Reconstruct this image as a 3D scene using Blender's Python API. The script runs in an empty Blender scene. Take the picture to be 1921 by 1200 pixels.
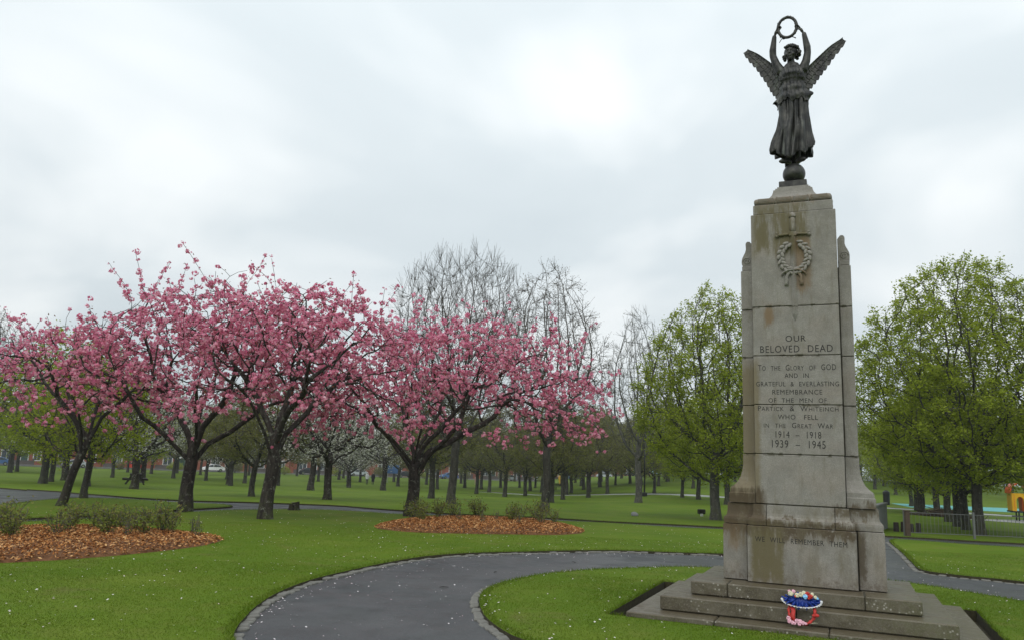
import bpy, bmesh, math, random
import numpy as np
from mathutils import Vector, Matrix
from mathutils.geometry import delaunay_2d_cdt

# ------------------------------------------------------------------ camera, sky, sun, exposure
SC = bpy.context.scene
COL = SC.collection
cam_d = bpy.data.cameras.new('camera')
cam = bpy.data.objects.new('camera', cam_d); COL.objects.link(cam)
PITCH, ROLL = 0.1854, 0.0408
Rv, Uv, Fv = Vector((1, 0, 0)), Vector((0, -math.sin(PITCH), math.cos(PITCH))), Vector((0, math.cos(PITCH), math.sin(PITCH)))
Rr = Rv * math.cos(ROLL) + Uv * math.sin(ROLL); Ur = Uv * math.cos(ROLL) - Rv * math.sin(ROLL)
cam.matrix_world = Matrix(((Rr.x, Ur.x, -Fv.x, 0), (Rr.y, Ur.y, -Fv.y, 0), (Rr.z, Ur.z, -Fv.z, 1.6), (0, 0, 0, 1)))
cam_d.sensor_width = 36; cam_d.lens = 36 * 1466 / 1921; cam_d.clip_end = 6000; cam_d.clip_start = 0.05
SC.camera = cam

SUN_EL, SUN_AZ = math.radians(52), math.radians(205)      # azimuth from +Y clockwise: behind the camera, a little to the left
world = bpy.data.worlds.new('World'); SC.world = world; world.use_nodes = True
wn = world.node_tree; wn.nodes.clear()
def _n(t, k, **kw):
    n = t.nodes.new(k)
    for a, b in kw.items():
        setattr(n, a, b)
    return n
def build_world():
    t = wn; L = t.links.new
    out = _n(t, 'ShaderNodeOutputWorld'); bg = _n(t, 'ShaderNodeBackground')
    sky = _n(t, 'ShaderNodeTexSky', sky_type='NISHITA', sun_disc=False, sun_elevation=SUN_EL, sun_rotation=SUN_AZ)
    sc = _n(t, 'ShaderNodeVectorMath', operation='SCALE'); sc.inputs['Scale'].default_value = 0.10
    L(sky.outputs[0], sc.inputs[0])
    tc = _n(t, 'ShaderNodeTexCoord'); sx = _n(t, 'ShaderNodeSeparateXYZ'); L(tc.outputs['Generated'], sx.inputs[0])
    zc = _n(t, 'ShaderNodeMath', operation='MAXIMUM'); L(sx.outputs[2], zc.inputs[0]); zc.inputs[1].default_value = 0.0
    za = _n(t, 'ShaderNodeMath', operation='ADD'); L(zc.outputs[0], za.inputs[0]); za.inputs[1].default_value = 0.28
    dx = _n(t, 'ShaderNodeMath', operation='DIVIDE'); L(sx.outputs[0], dx.inputs[0]); L(za.outputs[0], dx.inputs[1])
    dy = _n(t, 'ShaderNodeMath', operation='DIVIDE'); L(sx.outputs[1], dy.inputs[0]); L(za.outputs[0], dy.inputs[1])
    cv = _n(t, 'ShaderNodeCombineXYZ'); L(dx.outputs[0], cv.inputs[0]); L(dy.outputs[0], cv.inputs[1]); cv.inputs[2].default_value = 76.72
    nz = _n(t, 'ShaderNodeTexNoise'); nz.inputs['Scale'].default_value = 1.15; nz.inputs['Detail'].default_value = 4; nz.inputs['Roughness'].default_value = 0.46
    nz.inputs['Distortion'].default_value = 0.35; L(cv.outputs[0], nz.inputs['Vector'])
    cr = _n(t, 'ShaderNodeValToRGB'); e = cr.color_ramp.elements
    e[0].position = 0.30; e[0].color = (0.72, 0.805, 0.845, 1); e[1].position = 0.62; e[1].color = (1.05, 1.10, 1.11, 1)
    m = e.new(0.5); m.color = (0.82, 0.900, 0.935, 1)
    L(nz.outputs['Fac'], cr.inputs[0])
    # an even overcast: a little brighter overhead than at the horizon
    g1 = _n(t, 'ShaderNodeMath', operation='MULTIPLY_ADD'); L(zc.outputs[0], g1.inputs[0]); g1.inputs[1].default_value = 0.60; g1.inputs[2].default_value = 0.775
    gs = _n(t, 'ShaderNodeVectorMath', operation='SCALE'); L(cr.outputs[0], gs.inputs[0]); L(g1.outputs[0], gs.inputs['Scale'])
    mx = _n(t, 'ShaderNodeMix', data_type='RGBA'); mx.inputs[0].default_value = 0.93
    L(sc.outputs[0], mx.inputs[6]); L(gs.outputs[0], mx.inputs[7])
    L(mx.outputs[2], bg.inputs[0]); bg.inputs[1].default_value = 1.0; L(bg.outputs[0], out.inputs[0])
build_world()
sun_d = bpy.data.lights.new('sun', 'SUN'); sun_d.energy = 1.1; sun_d.angle = math.radians(60); sun_d.color = (1.0, 0.97, 0.92)
sun = bpy.data.objects.new('sun', sun_d); COL.objects.link(sun)
sd = Vector((math.sin(SUN_AZ) * math.cos(SUN_EL), math.cos(SUN_AZ) * math.cos(SUN_EL), math.sin(SUN_EL)))
sun.rotation_euler = (-sd).to_track_quat('-Z', 'Y').to_euler(); sun.location = (0, -20, 40)
vs = SC.view_settings; vs.view_transform = 'Standard'; vs.look = 'None'; vs.exposure = 0.0; vs.gamma = 1.0; vs.use_curve_mapping = False

# ------------------------------------------------------------------ helpers
def tag(o, label=None, cat=None, group=None, kind=None):
    if label: o['label'] = label
    if cat: o['category'] = cat
    if group: o['group'] = group
    if kind: o['kind'] = kind
    return o
def empty(name, loc=(0, 0, 0), rz=0.0, label=None, cat=None, group=None):
    o = bpy.data.objects.new(name, None); COL.objects.link(o); o.location = loc; o.rotation_euler = (0, 0, rz)
    o.empty_display_size = 0.2
    return tag(o, label, cat, group)
def link(name, me, parent=None, loc=None, rot=None, scale=None):
    o = bpy.data.objects.new(name, me); COL.objects.link(o)
    if parent is not None: o.parent = parent
    if loc is not None: o.location = loc
    if rot is not None: o.rotation_euler = rot
    if scale is not None: o.scale = scale
    return o
def mesh_np(name, V, F, mats, smooth=False, mi=None):
    """V (n,3), F (m,k) arrays -> mesh data"""
    V = np.asarray(V, np.float32); F = np.asarray(F, np.int32); k = F.shape[1]
    me = bpy.data.meshes.new(name)
    me.vertices.add(len(V)); me.vertices.foreach_set('co', V.ravel())
    me.loops.add(F.size); me.loops.foreach_set('vertex_index', F.ravel())
    me.polygons.add(len(F)); me.polygons.foreach_set('loop_start', np.arange(0, F.size, k, dtype=np.int32))
    if smooth: me.polygons.foreach_set('use_smooth', np.ones(len(F), bool))
    for m in (mats if isinstance(mats, (list, tuple)) else [mats]): me.materials.append(m)
    if mi is not None: me.polygons.foreach_set('material_index', np.asarray(mi, np.int32))
    me.update(calc_edges=True); me.validate()
    return me
class MB:
    """collects simple shapes into one mesh (a single part)"""
    def __init__(s): s.bm = bmesh.new()
    def box(s, x0, x1, y0, y1, z0, z1, M=None):
        r = bmesh.ops.create_cube(s.bm, size=1.0)['verts']
        A = Matrix.Translation(((x0 + x1) / 2, (y0 + y1) / 2, (z0 + z1) / 2)) @ Matrix.Diagonal((x1 - x0, y1 - y0, z1 - z0, 1))
        bmesh.ops.transform(s.bm, matrix=(M @ A) if M else A, verts=r); return s
    def loft(s, rings, close=True, cap=True):
        vs_ = [[s.bm.verts.new(p) for p in r] for r in rings]; n = len(rings[0])
        for a, b in zip(vs_[:-1], vs_[1:]):
            for i in range(n if close else n - 1):
                s.bm.faces.new((a[i], a[(i + 1) % n], b[(i + 1) % n], b[i]))
        if cap:
            s.bm.faces.new(vs_[0][::-1]); s.bm.faces.new(vs_[-1])
        return s
    def tube(s, pts, rad, n=10, cap=True, flat=None):
        """sweep; rad number, list, or list of (rx, ry)"""
        pts = [Vector(p) for p in pts]; rings = []
        ref = None
        for i, p in enumerate(pts):
            d = (pts[min(i + 1, len(pts) - 1)] - pts[max(i - 1, 0)]).normalized()
            if ref is None: ref = Vector((1, 0, 0)) if abs(d.x) < 0.8 else Vector((0, 1, 0))
            u = (ref - d * ref.dot(d)).normalized(); v = d.cross(u); ref = u
            r = rad[i] if isinstance(rad, (list, tuple)) else rad
            rx, ry = r if isinstance(r, (list, tuple)) else (r, r)
            rings.append([p + u * rx * math.cos(2 * math.pi * k / n) + v * ry * math.sin(2 * math.pi * k / n) for k in range(n)])
        return s.loft(rings, True, cap)
    def ball(s, c, r, M=None, seg=12, ring=8):
        rr = r if isinstance(r, (list, tuple)) else (r, r, r)
        vs_ = bmesh.ops.create_uvsphere(s.bm, u_segments=seg, v_segments=ring, radius=1.0)['verts']
        A = Matrix.Translation(c) @ (M if M else Matrix.Identity(4)) @ Matrix.Diagonal((*rr, 1))
        bmesh.ops.transform(s.bm, matrix=A, verts=vs_); return s
    def prism(s, poly, y0, y1):
        """polygon in x,z extruded along y"""
        a = [s.bm.verts.new((x, y0, z)) for x, z in poly]; b = [s.bm.verts.new((x, y1, z)) for x, z in poly]; n = len(poly)
        s.bm.faces.new(a); s.bm.faces.new(b[::-1])
        for i in range(n): s.bm.faces.new((a[i], b[i], b[(i + 1) % n], a[(i + 1) % n]))
        return s
    def bevel(s, w, seg=1):
        bmesh.ops.bevel(s.bm, geom=[e for e in s.bm.edges if len(e.link_faces) == 2 and e.calc_face_angle(0) > 0.5], offset=w, segments=seg, affect='EDGES', profile=0.5); return s
    def mesh(s, name, mat, smooth=False, angle=None):
        bmesh.ops.recalc_face_normals(s.bm, faces=s.bm.faces[:])
        if smooth:
            for f in s.bm.faces: f.smooth = True
            if angle:
                for e in s.bm.edges:
                    if len(e.link_faces) == 2 and e.calc_face_angle(0) > angle: e.smooth = False
        me = bpy.data.meshes.new(name); s.bm.to_mesh(me); s.bm.free(); me.materials.append(mat); return me
    def obj(s, name, mat, parent=None, smooth=False, angle=None, loc=None, rot=None):
        return link(name, s.mesh(name, mat, smooth, angle), parent, loc, rot)
def bx(name, mat, parent, x0, x1, y0, y1, z0, z1, bev=0.0, M=None):
    m = MB().box(x0, x1, y0, y1, z0, z1, M)
    if bev: m.bevel(bev)
    return m.obj(name, mat, parent)

# ------------------------------------------------------------------ materials
MATS = {}
class NT:
    """small helper for node trees"""
    def __init__(s, name):
        s.m = bpy.data.materials.new(name); s.m.use_nodes = True; s.t = s.m.node_tree; s.t.nodes.clear()
        s.out = _n(s.t, 'ShaderNodeOutputMaterial'); MATS[name] = s.m
        s.tc = _n(s.t, 'ShaderNodeTexCoord')
    def set(s, sock, v):
        if v is None: return
        if isinstance(v, bpy.types.NodeSocket): s.t.links.new(v, sock)
        elif isinstance(v, (tuple, list)) and len(v) == 3 and sock.type == 'RGBA': sock.default_value = (*v, 1)
        else: sock.default_value = v
    def noise(s, scale, detail=3, rough=0.5, vec=None, stretch=None, dist=0.0):
        n = _n(s.t, 'ShaderNodeTexNoise'); v = vec or s.tc.outputs['Object']
        if stretch:
            mp = _n(s.t, 'ShaderNodeMapping'); s.set(mp.inputs[0], v); mp.inputs['Scale'].default_value = stretch; v = mp.outputs[0]
        s.set(n.inputs['Vector'], v); n.inputs['Scale'].default_value = scale; n.inputs['Detail'].default_value = detail; n.inputs['Roughness'].default_value = rough; n.inputs['Distortion'].default_value = dist
        return n.outputs['Fac']
    def vor(s, scale, vec=None, feature='F1', out='Distance'):
        n = _n(s.t, 'ShaderNodeTexVoronoi', feature=feature); s.set(n.inputs['Vector'], vec or s.tc.outputs['Object']); n.inputs['Scale'].default_value = scale
        return n.outputs[out]
    def ramp(s, f, stops):
        r = _n(s.t, 'ShaderNodeValToRGB'); e = r.color_ramp.elements
        while len(e) < len(stops): e.new(0.5)
        for el, (p, c) in zip(e, stops):
            el.position = p; el.color = (*c, 1) if isinstance(c, (tuple, list)) else (c, c, c, 1)
        s.set(r.inputs[0], f); return r.outputs[0]
    def math(s, op, a, b=None, c=None, clamp=False):
        n = _n(s.t, 'ShaderNodeMath', operation=op, use_clamp=clamp); s.set(n.inputs[0], a); s.set(n.inputs[1], b)
        if c is not None: s.set(n.inputs[2], c)
        return n.outputs[0]
    def mix(s, f, a, b, blend='MIX'):
        n = _n(s.t, 'ShaderNodeMix', data_type='RGBA', blend_type=blend); s.set(n.inputs[0], f); s.set(n.inputs[6], a); s.set(n.inputs[7], b); return n.outputs[2]
    def xyz(s, v=None):
        n = _n(s.t, 'ShaderNodeSeparateXYZ'); s.set(n.inputs[0], v or s.tc.outputs['Object']); return n.outputs
    def island(s): return _n(s.t, 'ShaderNodeNewGeometry').outputs['Random Per Island']
    def objrand(s): return _n(s.t, 'ShaderNodeObjectInfo').outputs['Random']
    def step(s, v, a, b):
        n = _n(s.t, 'ShaderNodeMapRange', interpolation_type='SMOOTHSTEP'); s.set(n.inputs[0], v); n.inputs[1].default_value = a; n.inputs[2].default_value = b; return n.outputs[0]
    def bump(s, h, strength=0.3, dist=0.02):
        n = _n(s.t, 'ShaderNodeBump'); n.inputs['Strength'].default_value = strength; n.inputs['Distance'].default_value = dist; s.set(n.inputs['Height'], h); return n.outputs[0]
    def bsdf(s, col, rough=0.8, metal=0.0, normal=None, spec=0.4):
        b = _n(s.t, 'ShaderNodeBsdfPrincipled'); s.set(b.inputs['Base Color'], col); s.set(b.inputs['Roughness'], rough); s.set(b.inputs['Metallic'], metal); s.set(b.inputs['Specular IOR Level'], spec); s.set(b.inputs['Normal'], normal)
        s.t.links.new(b.outputs[0], s.out.inputs[0]); return s.m
    def leafy(s, col, trans=0.35, tcol=None):
        d = _n(s.t, 'ShaderNodeBsdfDiffuse'); tr = _n(s.t, 'ShaderNodeBsdfTranslucent'); m = _n(s.t, 'ShaderNodeMixShader'); s.set(d.inputs[0], col); s.set(tr.inputs[0], tcol or col); m.inputs[0].default_value = trans
        s.t.links.new(d.outputs[0], m.inputs[1]); s.t.links.new(tr.outputs[0], m.inputs[2]); s.t.links.new(m.outputs[0], s.out.inputs[0]); return s.m
def plain(name, col, rough=0.7, metal=0.0, var=0.12, scale=8.0):
    t = NT(name); n = t.noise(scale, 4)
    c = t.mix(n, tuple(x * (1 - var) for x in col), tuple(min(1, x * (1 + var)) for x in col))
    return t.bsdf(c, rough, metal, t.bump(n, 0.08, 0.01))

def m_grass():
    t = NT('lawn grass'); big = t.noise(0.35, 4, 0.6); mid = t.noise(1.7, 5, 0.65); fine = t.noise(38, 3, 0.7)
    c = t.ramp(big, [(0.30, (0.074, 0.130, 0.009)), (0.50, (0.096, 0.156, 0.012)), (0.70, (0.130, 0.178, 0.019))])
    c = t.mix(t.step(mid, 0.45, 0.75), c, (0.130, 0.162, 0.024)); worn = t.math('MULTIPLY', t.step(t.noise(0.9, 6, 0.7, dist=0.6), 0.54, 0.72), 0.7); c = t.mix(worn, c, (0.140, 0.135, 0.042))
    c = t.mix(t.math('MULTIPLY', t.step(fine, 0.35, 0.7), 0.35), c, (0.056, 0.098, 0.011))
    return t.bsdf(c, 0.75, 0, t.bump(t.math('ADD', fine, t.math('MULTIPLY', mid, 0.8)), 0.4, 0.03), 0.04)
def m_blade():
    t = NT('grass blade'); r = t.island(); big = t.noise(0.35, 4, 0.6)
    c = t.ramp(r, [(0.0, (0.074, 0.132, 0.010)), (0.5, (0.100, 0.164, 0.013)), (0.85, (0.124, 0.184, 0.019)), (1.0, (0.18, 0.19, 0.06))])
    c = t.mix(t.math('MULTIPLY', t.step(big, 0.4, 0.7), 0.5), c, (0.140, 0.178, 0.030)); worn = t.math('MULTIPLY', t.step(t.noise(0.9, 6, 0.7, dist=0.6), 0.54, 0.72), 0.65); c = t.mix(worn, c, (0.155, 0.155, 0.05))
    return t.leafy(c, 0.4)
def m_soil():
    t = NT('dark soil'); n = t.noise(14, 5, 0.7)
    return t.bsdf(t.ramp(n, [(0.3, (0.026, 0.021, 0.010)), (0.7, (0.060, 0.052, 0.024))]), 0.95, 0, t.bump(n, 0.8, 0.03))
def m_tarmac(name, a, b):
    t = NT(name); f = t.noise(70, 3, 0.8); g = t.noise(0.6, 5, 0.6); p = t.vor(70); pud = t.noise(0.9, 3, 0.5)
    c = t.mix(t.step(g, 0.3, 0.7), a, b)
    c = t.mix(t.math('MULTIPLY', t.step(f, 0.45, 0.75), 0.35), c, tuple(x * 1.7 for x in b))
    c = t.mix(t.math('MULTIPLY', t.step(t.noise(2.2, 7, 0.75), 0.46, 0.66), 0.62), c, (0.036, 0.037, 0.036)); c = t.mix(t.math('MULTIPLY', t.step(t.noise(0.45, 4, 0.6), 0.52, 0.60), 0.30), c, (0.10, 0.10, 0.098)); c = t.mix(t.math('MULTIPLY', t.step(p, 0.25, 0.6), 0.3), c, tuple(x * 0.5 for x in a)); c = t.mix(t.math('MULTIPLY', t.step(t.noise(28, 5, 0.8), 0.55, 0.7), 0.35), c, tuple(x * 1.8 for x in b))
    rough = t.mix(t.step(pud, 0.45, 0.68), (0.42, 0.42, 0.42), (0.72, 0.72, 0.72))
    return t.bsdf(c, rough, 0, t.bump(t.math('ADD', f, p), 0.35, 0.006), 0.22)
def m_bark(name, a, b, lichen, lev, moss=0.5):
    t = NT(name); ob = t.tc.outputs['Object']
    n = t.noise(9, 6, 0.7, stretch=(1, 1, 0.28)); z = t.xyz()[2]
    c = t.mix(t.step(n, 0.35, 0.7), a, b)
    l = t.math('MULTIPLY', t.step(t.noise(7, 6, 0.75), lev, lev + 0.12), 0.8)
    c = t.mix(l, c, lichen)
    low = t.math('SUBTRACT', 1.0, t.step(z, 0.1, 0.9))
    mo = t.math('MULTIPLY', t.math('MULTIPLY', low, t.step(t.noise(5, 5, 0.7), 0.42, 0.6)), moss)
    c = t.mix(mo, c, (0.055, 0.07, 0.015))
    return t.bsdf(c, 0.9, 0, t.bump(n, 0.9, 0.03), 0.2)
def m_leaf(name, cols, trans=0.35):
    t = NT(name); r = t.island(); k = len(cols) - 1
    return t.leafy(t.ramp(r, [(i / k, c) for i, c in enumerate(cols)]), trans)

def m_stone():
    t = NT('weathered granite'); X, Y, Z = t.xyz()
    sp = t.noise(62, 4, 0.85); md = t.noise(4, 7, 0.72); st = t.noise(7, 5, 0.7, stretch=(1.6, 1.6, 0.30)); sm = t.noise(16, 6, 0.75); pk = t.noise(2.1, 3)
    c = t.mix(t.step(md, 0.3, 0.72), (0.225, 0.212, 0.188), (0.335, 0.318, 0.286))
    c = t.mix(t.math('MULTIPLY', t.step(pk, 0.45, 0.65), 0.4), c, (0.31, 0.262, 0.218))
    c = t.mix(t.math('MULTIPLY', t.step(sp, 0.44, 0.58), 0.55), c, (0.165, 0.150, 0.130))
    c = t.mix(t.math('MULTIPLY', t.step(sp, 0.585, 0.66), 0.55), c, (0.56, 0.53, 0.48))
    def zone(x0, x1, z0, z1, sx, sz):
        wob = t.math('MULTIPLY_ADD', sm, 0.10, -0.05); xw = t.math('ADD', X, wob); zw = t.math('ADD', Z, t.math('MULTIPLY_ADD', st, 0.5, -0.25))
        a = t.math('MULTIPLY', t.step(xw, x0 - sx, x0 + sx), t.math('SUBTRACT', 1.0, t.step(xw, x1 - sx, x1 + sx)))
        b = t.math('MULTIPLY', t.step(zw, z0 - sz, z0 + sz), t.math('SUBTRACT', 1.0, t.step(zw, z1 - sz, z1 + sz)))
        return t.math('MULTIPLY', a, b)
    olive, brown, rust = (0.130, 0.108, 0.050), (0.085, 0.062, 0.036), (0.20, 0.135, 0.075)
    def stain(c, m, col, k, n=None, lo=0.35, hi=0.62):
        m = t.math('MULTIPLY', m, t.step(n if n is not None else st, lo, hi)); return t.mix(t.math('MULTIPLY', m, k, clamp=True), c, col)
    c = stain(c, zone(-1.0, -0.445, 1.25, 3.02, 0.03, 0.12), (0.185, 0.150, 0.085), 0.8, None, 0.2, 0.5)
    c = stain(c, zone(-1.0, -0.40, 0.98, 1.46, 0.06, 0.06), brown, 0.95, sm, 0.20, 0.42)
    c = stain(c, zone(-1.0, 0.62, 0.90, 1.10, 0.04, 0.05), brown, 0.95, sm, 0.28, 0.50)
    c = stain(c, zone(0.36, 1.0, 1.18, 1.33, 0.05, 0.04), brown, 0.85, sm, 0.32, 0.52); c = stain(c, zone(-1.0, 1.0, 0.36, 0.47, 0.02, 0.04), brown, 0.6, sm, 0.38, 0.6); c = stain(c, zone(-0.6, 0.6, 0.5, 5.0, 0.02, 0.2), (0.17, 0.15, 0.105), 0.5, None, 0.52, 0.70)
    c = stain(c, zone(-0.56, -0.20, 0.36, 1.0, 0.03, 0.12), olive, 0.9, None, 0.22, 0.46)
    c = stain(c, zone(-0.95, -0.62, 0.78, 1.05, 0.05, 0.06), rust, 0.6)
    c = stain(c, zone(-0.48, 0.18, 4.40, 5.10, 0.05, 0.10), olive, 0.85, None, 0.34, 0.56)
    c = stain(c, zone(0.02, 0.20, 3.92, 4.62, 0.03, 0.06), rust, 0.7, None, 0.2, 0.5)
    c = stain(c, zone(-0.36, -0.26, 3.52, 3.70, 0.03, 0.05), rust, 0.9, None, 0.1, 0.3)
    c = stain(c, zone(0.60, 0.70, 0.50, 1.03, 0.025, 0.06), brown, 0.8, None, 0.3, 0.5)
    c = stain(c, zone(-0.46, 0.46, 5.08, 5.20, 0.02, 0.03), rust, 0.5, sm, 0.3, 0.6)
    c = stain(c, zone(-1.0, 1.0, 0.36, 1.30, 0.02, 0.05), (0.150, 0.128, 0.080), 0.55, t.noise(3.2, 6, 0.75, stretch=(1.5, 1.5, 0.5)), 0.42, 0.66)
    for zj in (1.884, 2.487, 3.097, 3.716):
        d = t.math('ABSOLUTE', t.math('SUBTRACT', Z, zj))
        m = t.math('MULTIPLY', t.math('SUBTRACT', 1.0, t.step(d, 0.006, 0.030)), t.step(t.noise(9, 4, 0.6), 0.50, 0.62))
        c = t.mix(t.math('MULTIPLY', m, 0.85), c, (0.055, 0.05, 0.022))
    return t.bsdf(c, 0.82, 0, t.bump(t.math('ADD', sp, t.math('MULTIPLY', sm, 0.6)), 0.45, 0.008), 0.3)
def m_step():
    t = NT('wet step granite'); X, Y, Z = t.xyz(); g = _n(t.t, 'ShaderNodeNewGeometry'); up = t.step(t.xyz(g.outputs['Normal'])[2], 0.4, 0.8)
    a = t.noise(2.6, 8, 0.75, dist=0.4); b = t.noise(13, 8, 0.8); dots = t.vor(22); sp = t.noise(60, 4, 0.85)
    c = t.mix(t.step(a, 0.32, 0.68), (0.055, 0.043, 0.023), (0.150, 0.132, 0.094))
    c = t.mix(t.math('MULTIPLY', t.step(b, 0.45, 0.65), 0.6), c, (0.105, 0.092, 0.050))
    right = t.step(X, 0.4, 1.5)
    c = t.mix(t.math('MULTIPLY', right, t.math('MULTIPLY', t.step(b, 0.3, 0.6), 0.5)), c, (0.115, 0.125, 0.055))
    c = t.mix(t.math('MULTIPLY', t.step(sp, 0.50, 0.62), 0.40), c, (0.24, 0.225, 0.185))
    lic = t.math('MULTIPLY', t.math('SUBTRACT', 1.0, t.step(dots, 0.12, 0.30)), t.step(t.noise(3.6, 4), 0.46, 0.56))
    c = t.mix(t.math('MULTIPLY', lic, 0.7), c, (0.46, 0.44, 0.38))
    c = t.mix(t.math('MULTIPLY', up, 0.55), c, (0.075, 0.055, 0.029))
    rough = t.math('SUBTRACT', 0.8, t.math('MULTIPLY', up, t.math('MULTIPLY_ADD', t.step(a, 0.3, 0.6), 0.25, 0.22)))
    return t.bsdf(c, rough, 0, t.bump(t.math('ADD', b, sp), 0.22, 0.006), 0.45)
def m_bronze():
    t = NT('dark bronze'); n = t.noise(9, 5, 0.65); s = t.noise(26, 4, 0.7); v = t.noise(6, 4, 0.6, stretch=(2, 2, 0.35))
    c = t.mix(t.step(n, 0.35, 0.7), (0.020, 0.020, 0.020), (0.066, 0.064, 0.056))
    c = t.mix(t.math('MULTIPLY', t.step(v, 0.55, 0.72), 0.45), c, (0.125, 0.140, 0.115))
    return t.bsdf(c, t.math('MULTIPLY_ADD', s, 0.25, 0.30), 0.5, t.bump(s, 0.25, 0.01), 0.5)
m_grass(); m_blade(); m_soil(); m_stone(); m_step(); m_bronze()
m_tarmac('path tarmac', (0.052, 0.055, 0.058), (0.074, 0.077, 0.079)); m_tarmac('pale path gravel', (0.30, 0.31, 0.30), (0.40, 0.41, 0.40)); m_tarmac('street tarmac', (0.07, 0.072, 0.076), (0.10, 0.10, 0.105))
m_bark('cherry bark', (0.020, 0.016, 0.014), (0.060, 0.050, 0.042), (0.21, 0.215, 0.175), 0.54)
m_bark('maple bark', (0.035, 0.033, 0.028), (0.085, 0.080, 0.066), (0.20, 0.21, 0.17), 0.56)
m_bark('grey bark', (0.060, 0.058, 0.052), (0.125, 0.118, 0.104), (0.24, 0.245, 0.21), 0.55)
m_bark('twig bark', (0.080, 0.072, 0.063), (0.145, 0.133, 0.117), (0.20, 0.195, 0.18), 0.6)
m_leaf('pink blossom', [(0.56, 0.120, 0.240), (0.71, 0.225, 0.355), (0.81, 0.325, 0.455), (0.88, 0.45, 0.57), (0.93, 0.64, 0.73)], 0.48)
m_leaf('bronze young leaf', [(0.16, 0.05, 0.03), (0.22, 0.09, 0.045), (0.13, 0.10, 0.03)], 0.4)
m_leaf('white blossom', [(0.16, 0.18, 0.07), (0.40, 0.40, 0.34), (0.58, 0.57, 0.52), (0.68, 0.67, 0.63)], 0.35)
m_leaf('spring leaf', [(0.200, 0.250, 0.020), (0.270, 0.335, 0.030), (0.325, 0.390, 0.042), (0.375, 0.415, 0.070)], 0.52)
m_leaf('olive bud', [(0.140, 0.145, 0.050), (0.195, 0.205, 0.066), (0.24, 0.225, 0.090)], 0.45)
m_leaf('brown bud', [(0.09, 0.065, 0.035), (0.14, 0.10, 0.05), (0.12, 0.12, 0.045)], 0.3)
m_leaf('shrub leaf', [(0.12, 0.16, 0.03), (0.18, 0.22, 0.045), (0.23, 0.25, 0.07), (0.17, 0.12, 0.06)], 0.4)
m_leaf('bark chip', [(0.10, 0.042, 0.018), (0.27, 0.105, 0.034), (0.41, 0.18, 0.062), (0.60, 0.37, 0.17)], 0.0)
m_leaf('petal', [(0.80, 0.74, 0.75), (0.86, 0.82, 0.82), (0.78, 0.60, 0.66)], 0.3)
plain('setts', (0.150, 0.145, 0.128), 0.9, 0, 0.55, 14); plain('mulch ground', (0.15, 0.066, 0.026), 0.95, 0, 0.4, 25)
plain('dark lettering', (0.030, 0.028, 0.025), 0.8); plain('mortar', (0.05, 0.045, 0.03), 0.95)
plain('red sandstone', (0.27, 0.085, 0.048), 0.9, 0, 0.2, 3); plain('slate', (0.075, 0.078, 0.085), 0.7, 0, 0.25, 3); plain('white frame', (0.72, 0.72, 0.70), 0.5)
plain('window glass', (0.055, 0.065, 0.075), 0.12); plain('door green', (0.03, 0.07, 0.05), 0.5); plain('garden wall stone', (0.10, 0.085, 0.072), 0.9, 0, 0.3, 2); plain('hedge green', (0.03, 0.055, 0.015), 0.95, 0, 0.4, 6)
plain('dark wood', (0.022, 0.017, 0.013), 0.8, 0, 0.3, 12); plain('black paint', (0.012, 0.013, 0.013), 0.5); plain('grey paint', (0.13, 0.135, 0.13), 0.6); plain('galvanised', (0.30, 0.31, 0.30), 0.5, 0.4)
plain('concrete', (0.20, 0.205, 0.205), 0.85, 0, 0.2, 5); plain('rubber', (0.015, 0.015, 0.015), 0.8); plain('teal rubber', (0.10, 0.34, 0.33), 0.8); plain('chrome', (0.5, 0.5, 0.5), 0.25, 0.9)
for nm, c in dict(red=(0.55, 0.02, 0.02), silver=(0.42, 0.45, 0.48), white=(0.75, 0.75, 0.75), black=(0.015, 0.016, 0.018), blue=(0.05, 0.12, 0.28), green=(0.03, 0.12, 0.06), yellow=(0.75, 0.42, 0.02), orange=(0.72, 0.10, 0.02), lightblue=(0.25, 0.55, 0.85), pink=(0.78, 0.42, 0.55)).items():
    plain('paint ' + nm, c, 0.35, 0, 0.05)
plain('coat white', (0.55, 0.56, 0.58), 0.9); plain('coat black', (0.012, 0.012, 0.015), 0.9); plain('coat pink', (0.42, 0.25, 0.22), 0.9); plain('trousers dark', (0.02, 0.02, 0.025), 0.9); plain('skin', (0.42, 0.25, 0.18), 0.6); plain('hair', (0.06, 0.045, 0.035), 0.8)
plain('blue ribbon', (0.006, 0.035, 0.26), 0.45, 0, 0.35, 30); plain('red ribbon', (0.46, 0.030, 0.022), 0.6, 0, 0.4, 40); plain('lace white', (0.78, 0.78, 0.80), 0.8); plain('cream flower', (0.62, 0.58, 0.42), 0.8, 0, 0.15, 40); plain('pink flower', (0.72, 0.40, 0.48), 0.8, 0, 0.2, 40); plain('leaf green', (0.04, 0.11, 0.025), 0.6)
plain('brown brush', (0.075, 0.052, 0.035), 0.95, 0, 0.4, 6)
M = MATS

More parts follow.
